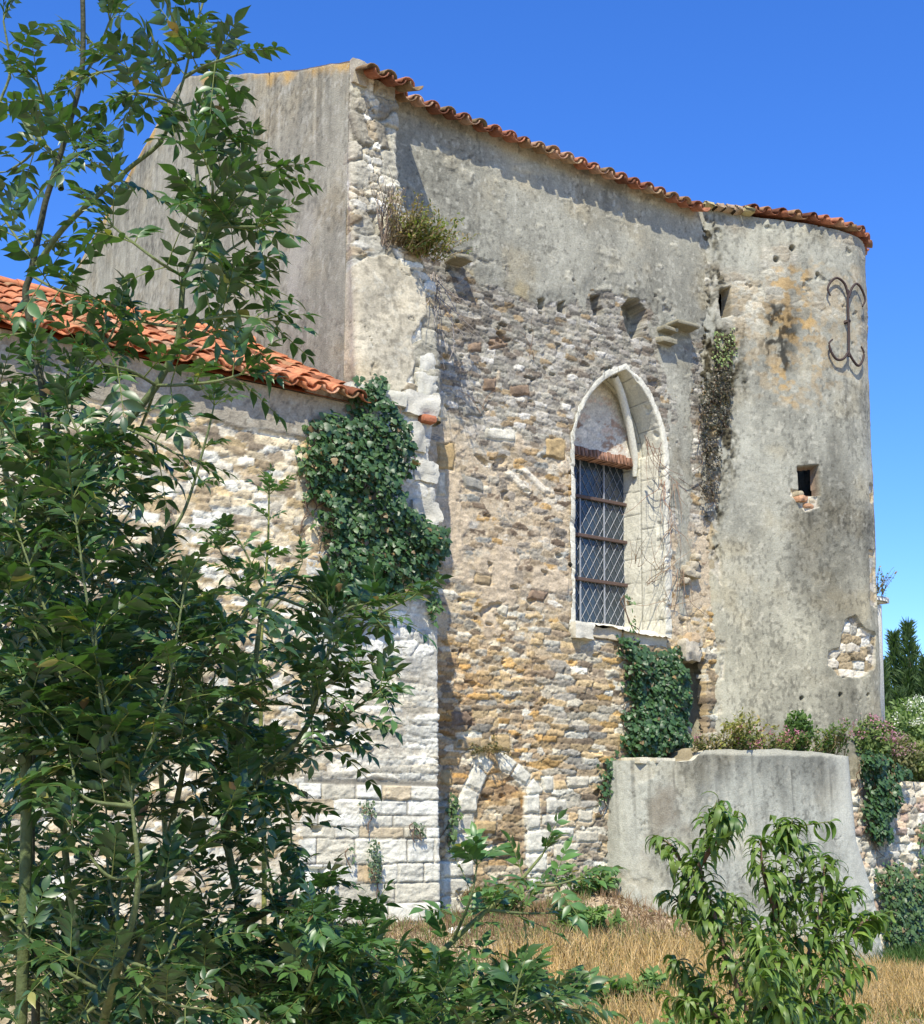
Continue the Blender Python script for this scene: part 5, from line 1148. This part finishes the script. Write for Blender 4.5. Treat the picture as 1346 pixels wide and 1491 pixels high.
# ------------------------------------------------------------------ PEACH TREE
def peach():
    base=at(1120,1760,6.0);base[2]=ghei(base[0],base[1]);T=thing('peach_tree',base,'young peach tree with drooping narrow leaves in front of the cement apron','tree')
    m_=MB();lp=[];ld=[];ls=[];tops=[]
    J=lambda px,py,d:at(px,py,6.0+d)
    fork=J(1120,1560,0)
    m_.tube([base,J(1118,1660,0),fork],[.035,.03,.026],8,(.12,.075,.05))
    br=[[(1120,1560,0),(1075,1440,-.1),(1040,1330,-.1),(1020,1260,-.05),(1035,1190,0)],
        [(1040,1330,-.1),(1005,1290,.1),(985,1240,.1),(965,1222,.1)],[(1020,1260,-.05),(1045,1220,-.2),(1058,1195,-.3)],[(1050,1350,-.1),(1000,1320,.2),(975,1305,.25)],
        [(1120,1560,0),(1125,1430,.1),(1130,1330,.1),(1140,1260,.1),(1148,1205,.1)],[(1130,1330,.1),(1112,1270,0),(1108,1225,0)],[(1130,1340,.1),(1165,1290,.2),(1172,1235,.2)],
        [(1120,1560,0),(1160,1440,-.1),(1190,1350,-.1),(1200,1270,0),(1195,1250,0)],[(1190,1350,-.1),(1225,1320,.1),(1238,1300,.1)],[(1160,1440,-.1),(1215,1390,-.2),(1255,1345,-.2),(1265,1340,-.2)],
        [(1120,1560,0),(1180,1480,.2),(1225,1430,.2),(1258,1412,.2)],[(1120,1560,0),(1060,1490,.2),(1010,1430,.3),(985,1405,.3)],[(1120,1560,0),(1080,1510,-.3),(1030,1470,-.4),(1000,1455,-.4)],
        [(1120,1560,0),(1150,1500,-.4),(1185,1450,-.5),(1200,1420,-.5)],[(1120,1560,0),(1115,1470,-.4),(1105,1410,-.5),(1110,1370,-.5)],[(1120,1560,0),(1100,1450,.4),(1090,1380,.4),(1070,1310,.3)],
        [(1120,1560,0),(1150,1450,.4),(1160,1380,.5),(1150,1320,.5)],[(1120,1560,0),(1175,1510,-.2),(1215,1480,-.3),(1245,1468,-.3)],[(1120,1560,0),(1140,1480,-.6),(1130,1440,-.7),(1140,1400,-.7)]]
    for b in br:
        P=m_.tube([J(*q) for q in b],np.linspace(.014,.003,len(b)),6,(.15,.09,.06),sub=6)
        s=np.concatenate([[0],np.cumsum(np.linalg.norm(np.diff(P,axis=0),axis=1))])
        st=.22*s[-1] if b[0][1]==1560 else 0
        tg=norm(np.gradient(P,axis=0))
        x=st
        while x<s[-1]:
            i=min(np.searchsorted(s,x),len(P)-1);a=rand_dir(1)[0];a=norm(a-tg[i]*(a@tg[i]));nl=2 if x<s[-1]*.4 else rng.integers(3,5)
            for k in range(nl):
                a=rand_dir(1)[0];lp.append(P[i]+rng.normal(0,.006,3));ld.append(norm(tg[i]*.5+a*.75+np.array([0,0,.45])));ls.append(rng.uniform(.08,.135))
            # side twigs
            if rng.random()<.22:
                a=norm(tg[i]*.6+rand_dir(1)[0]*.8+np.array([0,0,.2]));l=rng.uniform(.08,.2);Q=m_.tube([P[i],P[i]+a*l*.5,P[i]+a*l],[.004,.003,.002],4,(.15,.16,.05),sub=3)
                for k in range(int(l/.014)):
                    j=rng.integers(1,len(Q));b2=rand_dir(1)[0];lp.append(Q[j]);ld.append(norm(a*.4+b2*.8+np.array([0,0,.2])));ls.append(rng.uniform(.08,.14))
            x+=.021
        for k in range(9): lp.append(P[-1]);ld.append(norm(tg[-1]*.8+rand_dir(1)[0]*.7+np.array([0,0,.3])));ls.append(rng.uniform(.07,.12))
    lp=np.array(lp);ld=np.array(ld);n=len(lp);X,Y,Z=frames(ld,norm(np.array([0,0,1.])+rng.normal(0,.18,(n,3))))
    t=rng.random((n,1));c=(np.array((.060,.125,.020))*(1-t)+np.array((.17,.25,.045))*t)*rng.uniform(.8,1.2,(n,1))
    scatter('crown',PE_V,PE_F,lp,X,Y,Z,np.array(ls),c,M_PEACH,T);m_.build('trunk',M_BARK,T)
peach()

# ------------------------------------------------------------------ ASH SHRUBS (foreground)
class Ash:
    def __init__(s,base,label,name='ash_sapling'):
        s.T=thing(name,base,label,'shrub');s.m=MB();s.r=MB();s.lp=[];s.ld=[];s.ln=[];s.ls=[];s.cc=[]
    def leaf(s,p,D,L,npair,sz,tone=1.0):
        """pinnate leaf"""
        D=norm(D);up=np.array([0,0,1.]);side=norm(np.cross(D,up)+rng.normal(0,.25,3));N=norm(np.cross(side,D))
        if N[2]<0: N=-N
        dr=rng.uniform(.15,.6);P=[p+D*L*t-up*dr*L*t*t*.5 for t in(0,.33,.66,1)]
        Q=s.r.tube(P,[.0022,.0018,.0014,.001],3,(.20,.24,.07),sub=4)
        T=norm(np.gradient(Q,axis=0));k=len(Q);col=rng.random()
        for j in range(npair):
            f=.28+.66*j/max(1,npair-1)*.98;i=int(f*(k-1));tg=T[i];sd=norm(np.cross(tg,N))
            for sg in(-1,1):
                d=norm(tg*.55+sd*sg*.85+N*rng.uniform(-.1,.25)+rng.normal(0,.10,3));s.lp.append(Q[i]);s.ld.append(d);s.ln.append(norm(N+rng.normal(0,.22,3)));s.ls.append(sz*rng.uniform(.8,1.1)*(.8+.35*math.sin(3.14*(j+.8)/(npair+.6))));s.cc.append((col,tone))
        s.lp.append(Q[-1]);s.ld.append(norm(T[-1]+rng.normal(0,.08,3)));s.ln.append(norm(N+rng.normal(0,.2,3)));s.ls.append(sz*1.1);s.cc.append((col,tone))
    def shoot(s,pts,r0=.012,r1=.003,step=.10,L=.19,sz=.056,start=.15,tuft=True,up=.35,tone=1.0,leafy=True,c=(.13,.16,.06)):
        P=s.m.tube(pts,np.linspace(r0,r1,len(pts)),7,c,sub=6)
        if not leafy: return P
        sl=np.concatenate([[0],np.cumsum(np.linalg.norm(np.diff(P,axis=0),axis=1))]);tg=norm(np.gradient(P,axis=0));x=start*sl[-1];ang=rng.random()*6
        while x<sl[-1]:
            i=min(np.searchsorted(sl,x),len(P)-1);t=tg[i];a=norm(np.cross(t,[.3,.2,1.]));b=np.cross(t,a);f=1-.35*x/sl[-1]
            for k in(0,math.pi):
                d=a*math.cos(ang+k)+b*math.sin(ang+k);s.leaf(P[i],norm(d+t*.45+np.array([0,0,up])),L*f*rng.uniform(.75,1.15),rng.integers(3,7),sz*(.8+.2*f),tone)
            ang+=1.57+rng.normal(0,.2);x+=step*rng.uniform(.7,1.3)
        if tuft:
            for k in range(3):
                a=rand_dir(1)[0];s.leaf(P[-1],norm(tg[-1]*1.0+a*.55),L*.7*rng.uniform(.6,1.1),rng.integers(3,5),sz*.75,tone)
        return P
    def done(s):
        n=len(s.lp);lp=np.array(s.lp);X,Y,Z=frames(np.array(s.ld),np.array(s.ln));q=np.array(s.cc)
        s.bad=rng.random(n);t=(q[:,:1]*.6+.4*rng.random((n,1)));c=(np.array((.030,.075,.022))*(1-t)+np.array((.075,.15,.035))*t)*rng.uniform(.7,1.25,(n,1))*q[:,1:];c[s.bad<.015]=(.26,.25,.06);c[s.bad<.004]=(.20,.13,.06)
        scatter('crown',AS_V,AS_F,lp,X,Y,Z,np.array(s.ls)*rng.uniform(.75,1.2,n),c,M_LEAF,s.T)
        s.m.build('trunk',M_BARK,s.T);tag(s.r.build('leaf_stalks',M_HERB,s.T),kind='stuff');return n
def pts(l): return [at(*p) for p in l]
def gbase(px,d):
    p=at(px,1700,d);p[2]=float(ghei(p[0],p[1]));return p
# main sapling
D0=3.9
b0=gbase(60,D0);A1=Ash(b0,'tall ash sapling at the left edge, its leader rising out of the photo')
A1.shoot([b0]+pts([(52,1450,D0),(45,1300,D0),(46,1100,D0),(52,950,D0),(64,830,D0),(72,700,D0),(66,600,D0),(50,500,D0),(37,430,D0),(45,396,D0),(60,322,D0),(67,290,D0),(80,250,D0),(98,190,D0),(118,112,D0),(121,40,D0),(119,-40,D0)]),.013,.007,step=.30,start=.35,tuft=False,c=(.055,.06,.03))
B=[ [(54,386,D0),(90,335,3.85),(134,292,3.8),(188,245,3.75),(235,205,3.7),(255,151,3.7),(268,114,3.7),(275,84,3.7)],
    [(89,275,D0),(80,232,3.95),(60,205,4),(34,175,4.05),(0,148,4.1),(-30,130,4.1)],
    [(44,372,D0),(20,340,4),(0,309,4.1),(-20,280,4.1)],
    [(275,84,3.7),(262,50,3.65),(245,10,3.6)],[(275,84,3.7),(285,40,3.75),(298,-5,3.8)],[(270,112,3.7),(300,95,3.6),(345,80,3.5)],[(268,84,3.7),(230,95,3.75),(180,100,3.8),(145,105,3.8)],
    [(255,151,3.7),(230,140,3.6),(200,135,3.6)],[(250,160,3.7),(280,150,3.8),(320,142,3.9)],
    [(98,190,D0),(70,160,3.8),(55,120,3.7)],[(121,112,D0),(140,80,4.0),(160,30,4.0)],[(80,250,D0),(105,230,3.7),(130,215,3.6)],
    [(60,205,4),(40,230,4.1),(10,250,4.1)],[(0,148,4.1),(15,100,4.1),(5,30,4.1)],
    [(66,600,D0),(110,560,3.8),(150,510,3.7),(170,470,3.7)],[(50,500,D0),(20,470,4.1),(-10,440,4.1)],[(72,700,D0),(30,650,3.7),(-5,600,3.6)],[(44,400,D0),(80,420,3.7),(120,430,3.6)]]
for b in B: A1.shoot(pts(b),.009 if len(b)>4 else .0045,.003,step=.10 if len(b)<6 else .15,start=.3,L=.18)
# second stem
D1=3.6
b1=gbase(30,D1);A2=Ash(b1,'ash sapling leaning up to the right across the chapel roof, with yellow-green stem')
A2.shoot([b1]+pts([(36,1300,D1),(38,1100,D1),(40,950,D1),(44,833,D1),(67,766,D1),(101,732,D1),(151,675,D1),(181,622,D1),(228,561,D1),(255,507,D1),(262,476,D1),(268,403,D1),(282,366,D1),(292,319,D1),(285,235,D1)]),.017,.005,step=.24,start=.45,c=(.09,.115,.04))
B=[[(282,366,D1),(315,320,3.6),(345,290,3.6),(370,255,3.6),(392,250,3.6)],[(285,235,D1),(280,200,3.6),(278,185,3.6)],[(285,235,D1),(310,215,3.6),(325,205,3.6)],[(268,403,D1),(300,390,3.7),(340,360,3.8),(380,335,3.8)],
   [(268,403,D1),(230,380,3.5),(190,350,3.5),(165,330,3.5)],[(262,476,D1),(300,465,3.5),(345,460,3.5),(385,465,3.5)],[(275,385,D1),(320,395,3.5),(350,410,3.5)],[(255,507,D1),(300,480,3.7),(330,430,3.8),(345,410,3.8)],[(228,561,D1),(270,560,3.5),(315,555,3.5),(350,545,3.5)],[(228,561,D1),(190,540,3.5),(150,530,3.4)],
   [(228,561,D1),(211,608,3.7),(191,655,3.75),(151,739,3.8)],[(290,330,D1),(330,330,3.5),(375,330,3.4)],[(292,300,D1),(330,270,3.7),(355,245,3.7)],[(181,622,D1),(220,640,3.5),(255,660,3.5)],[(151,675,D1),(120,640,3.5),(100,600,3.5)],[(292,319,D1),(310,280,3.4),(300,230,3.4)],[(262,476,D1),(215,470,3.7),(160,450,3.8)]]
for b in B: A2.shoot(pts(b),.007 if len(b)>4 else .0045,.003,step=.095,start=.25,L=.18)
# lower mass: several more plants with random side shoots inside an outline
mass=[(-60,560),(120,620),(200,700),(230,800),(330,830),(430,800),(470,860),(560,860),(600,900),(560,960),(500,1010),(450,1060),(430,1130),(400,1180),(410,1240),(440,1290),(520,1330),(560,1380),(640,1400),(760,1395),(880,1440),(880,1540),(-60,1540)]
def dens(px,py):
    if py<760 and px<230 and py>430: return -50
    d=sdpoly(np.array([float(px)]),np.array([float(py)]),mass)[0];return d
def fill(A,stems,n,reg,dmin,dmax,sz=.056,tone=1.0,ln=(60,150)):
    S_=[]
    for st in stems: S_.append(A.shoot(pts(st) if len(st[0])==3 and not isinstance(st[0],np.ndarray) else st,.016,.004,step=.16,start=.25,sz=sz,tone=tone))
    S_=np.vstack(S_);c=0;k=0
    while c<n and k<n*60:
        k+=1;px=rng.uniform(reg[0],reg[2]);py=rng.uniform(reg[1],reg[3]);d=rng.uniform(dmin,dmax)
        if dens(px,py)>-18: continue
        tip=at(px,py,d);q=S_[np.argmin(np.linalg.norm(S_-tip-np.array([0,0,-.15]),axis=1))]
        v=tip-q;l=np.linalg.norm(v)
        if l>.9: q=tip-v/l*.5
        mid=(q+tip)/2+np.array([0,0,-.03])+rng.normal(0,.02,3)
        A.shoot([q,mid,tip],.006,.0025,step=.075,start=.25,sz=sz*rng.uniform(.8,1.15),L=rng.uniform(.13,.22),tone=tone);c+=1
b2=gbase(120,4.3);A3=Ash(b2,'dense bushy ash growth in the lower left corner, dark and dense')
fill(A3,[[(120,1620,4.3),(110,1400,4.3),(90,1150,4.3),(110,950,4.3),(150,820,4.3)],[(120,1620,4.3),(200,1400,4.2),(250,1200,4.2),(280,1050,4.1),(300,930,4.1)],[(120,1620,4.3),(30,1400,4.6),(-20,1200,4.6),(-20,1000,4.6)],[(120,1620,4.3),(160,1450,3.6),(200,1300,3.4),(190,1150,3.4)]],108,(-50,720,370,1500),3.3,5.0,tone=.85)
fill(A3,[[(60,900,3.9),(60,750,3.9),(80,640,3.9),(100,540,3.9)],[(60,900,4.2),(10,700,4.2),(0,560,4.2)]],11,(-40,440,170,760),3.4,4.6)
b3=gbase(330,4.4);A4=Ash(b3,'ash shoot reaching right over the rubble wall and buttress with spread leaves')
fill(A4,[[(330,1560,4.4),(350,1350,4.4),(330,1200,4.4),(380,1130,4.3),(440,1070,4.3),(466,1000,4.25),(478,950,4.2),(482,905,4.2)],[(330,1200,4.4),(350,1080,4.5),(370,980,4.5),(380,900,4.5),(400,860,4.5)],[(350,1350,4.4),(400,1320,4.3),(440,1310,4.3),(470,1290,4.3)]],34,(300,850,600,1480),3.9,4.9)
for b in([(440,1070,4.3),(480,1060,4.3),(520,1030,4.2),(560,1000,4.1)],[(466,1000,4.3),(510,975,4.3),(540,965,4.2)],[(478,950,4.2),(520,920,4.3),(560,890,4.3),(600,870,4.3)],[(482,905,4.2),(470,880,4.1),(455,865,4.1)],[(482,905,4.2),(510,885,4.2),(530,880,4.2)],[(430,1085,4.3),(470,1090,4.3),(500,1085,4.3)],[(400,1115,4.3),(420,1180,4.2),(425,1230,4.2)]):
    A4.shoot(pts(b),.006,.003,step=.08,start=.2)
b4=gbase(430,4.0);A5=Ash(b4,'low ash suckers along the bottom edge in front of the buttress')
fill(A5,[[(430,1620,4.0),(440,1500,4.0),(450,1380,4.0),(470,1300,4.0)],[(430,1620,4.0),(500,1480,4.1),(525,1400,4.1),(530,1345,4.1)],[(430,1620,4.0),(560,1520,4.0),(600,1450,4.0),(610,1420,4.0)],[(430,1620,4.0),(640,1540,3.9),(740,1480,3.9),(800,1450,3.9)]],46,(400,1280,860,1500),3.6,4.5,tone=1.1)
b5=gbase(480,4.2);A6=Ash(b5,'slender paler ash shoot rising diagonally at bottom centre before the doorway')
P6=A6.shoot([b5]+pts([(540,1475,4.2),(600,1430,4.2),(660,1370,4.2),(710,1325,4.2),(755,1285,4.2),(790,1245,4.2)]),.014,.004,step=.10,start=.42,tone=1.5,L=.2,sz=.052,c=(.17,.2,.07))
for b in([(660,1370,4.2),(685,1310,4.1),(695,1260,4.1)],[(710,1325,4.2),(760,1330,4.3),(800,1330,4.3)],[(600,1430,4.2),(660,1430,4.1),(720,1425,4.1),(770,1430,4.1)],[(755,1285,4.2),(800,1290,4.1),(840,1280,4.1)],[(560,1460,4.2),(620,1475,4.1),(680,1480,4.1)]):
    A6.shoot(pts(b),.006,.0025,step=.085,start=.3,tone=1.5)
# slim background shoot before the chapel wall
b6=gbase(380,5.2);A7=Ash(b6,'slim upright yellow-green ash shoot before the chapel wall left of the ivy')
A7.shoot([b6]+pts([(385,1300,5.2),(380,1050,5.2),(382,900,5.2),(390,800,5.2),(392,720,5.2)]),.012,.003,step=.12,start=.45,tone=1.7,L=.16,sz=.045,c=(.25,.27,.07))
for b in([(382,900,5.2),(345,850,5.2),(320,800,5.2)],[(382,900,5.2),(420,860,5.2),(440,820,5.2)],[(384,860,5.2),(350,790,5.2),(330,770,5.2)]): A7.shoot(pts(b),.005,.0025,step=.09,start=.3,tone=1.7,sz=.045,L=.14)
b7=gbase(250,5.0);A8=Ash(b7,'thin ash shoot with widely spaced leaves crossing the upper chapel wall')
A8.shoot([b7]+pts([(240,1200,5.0),(200,900,5.0),(235,800,5.0),(270,740,5.0),(300,640,5.0),(312,590,5.0)]),.012,.003,step=.16,start=.5,tone=1.0,sz=.05)
print('leaflets',[a.done() for a in(A1,A2,A3,A4,A5,A6,A7,A8)])
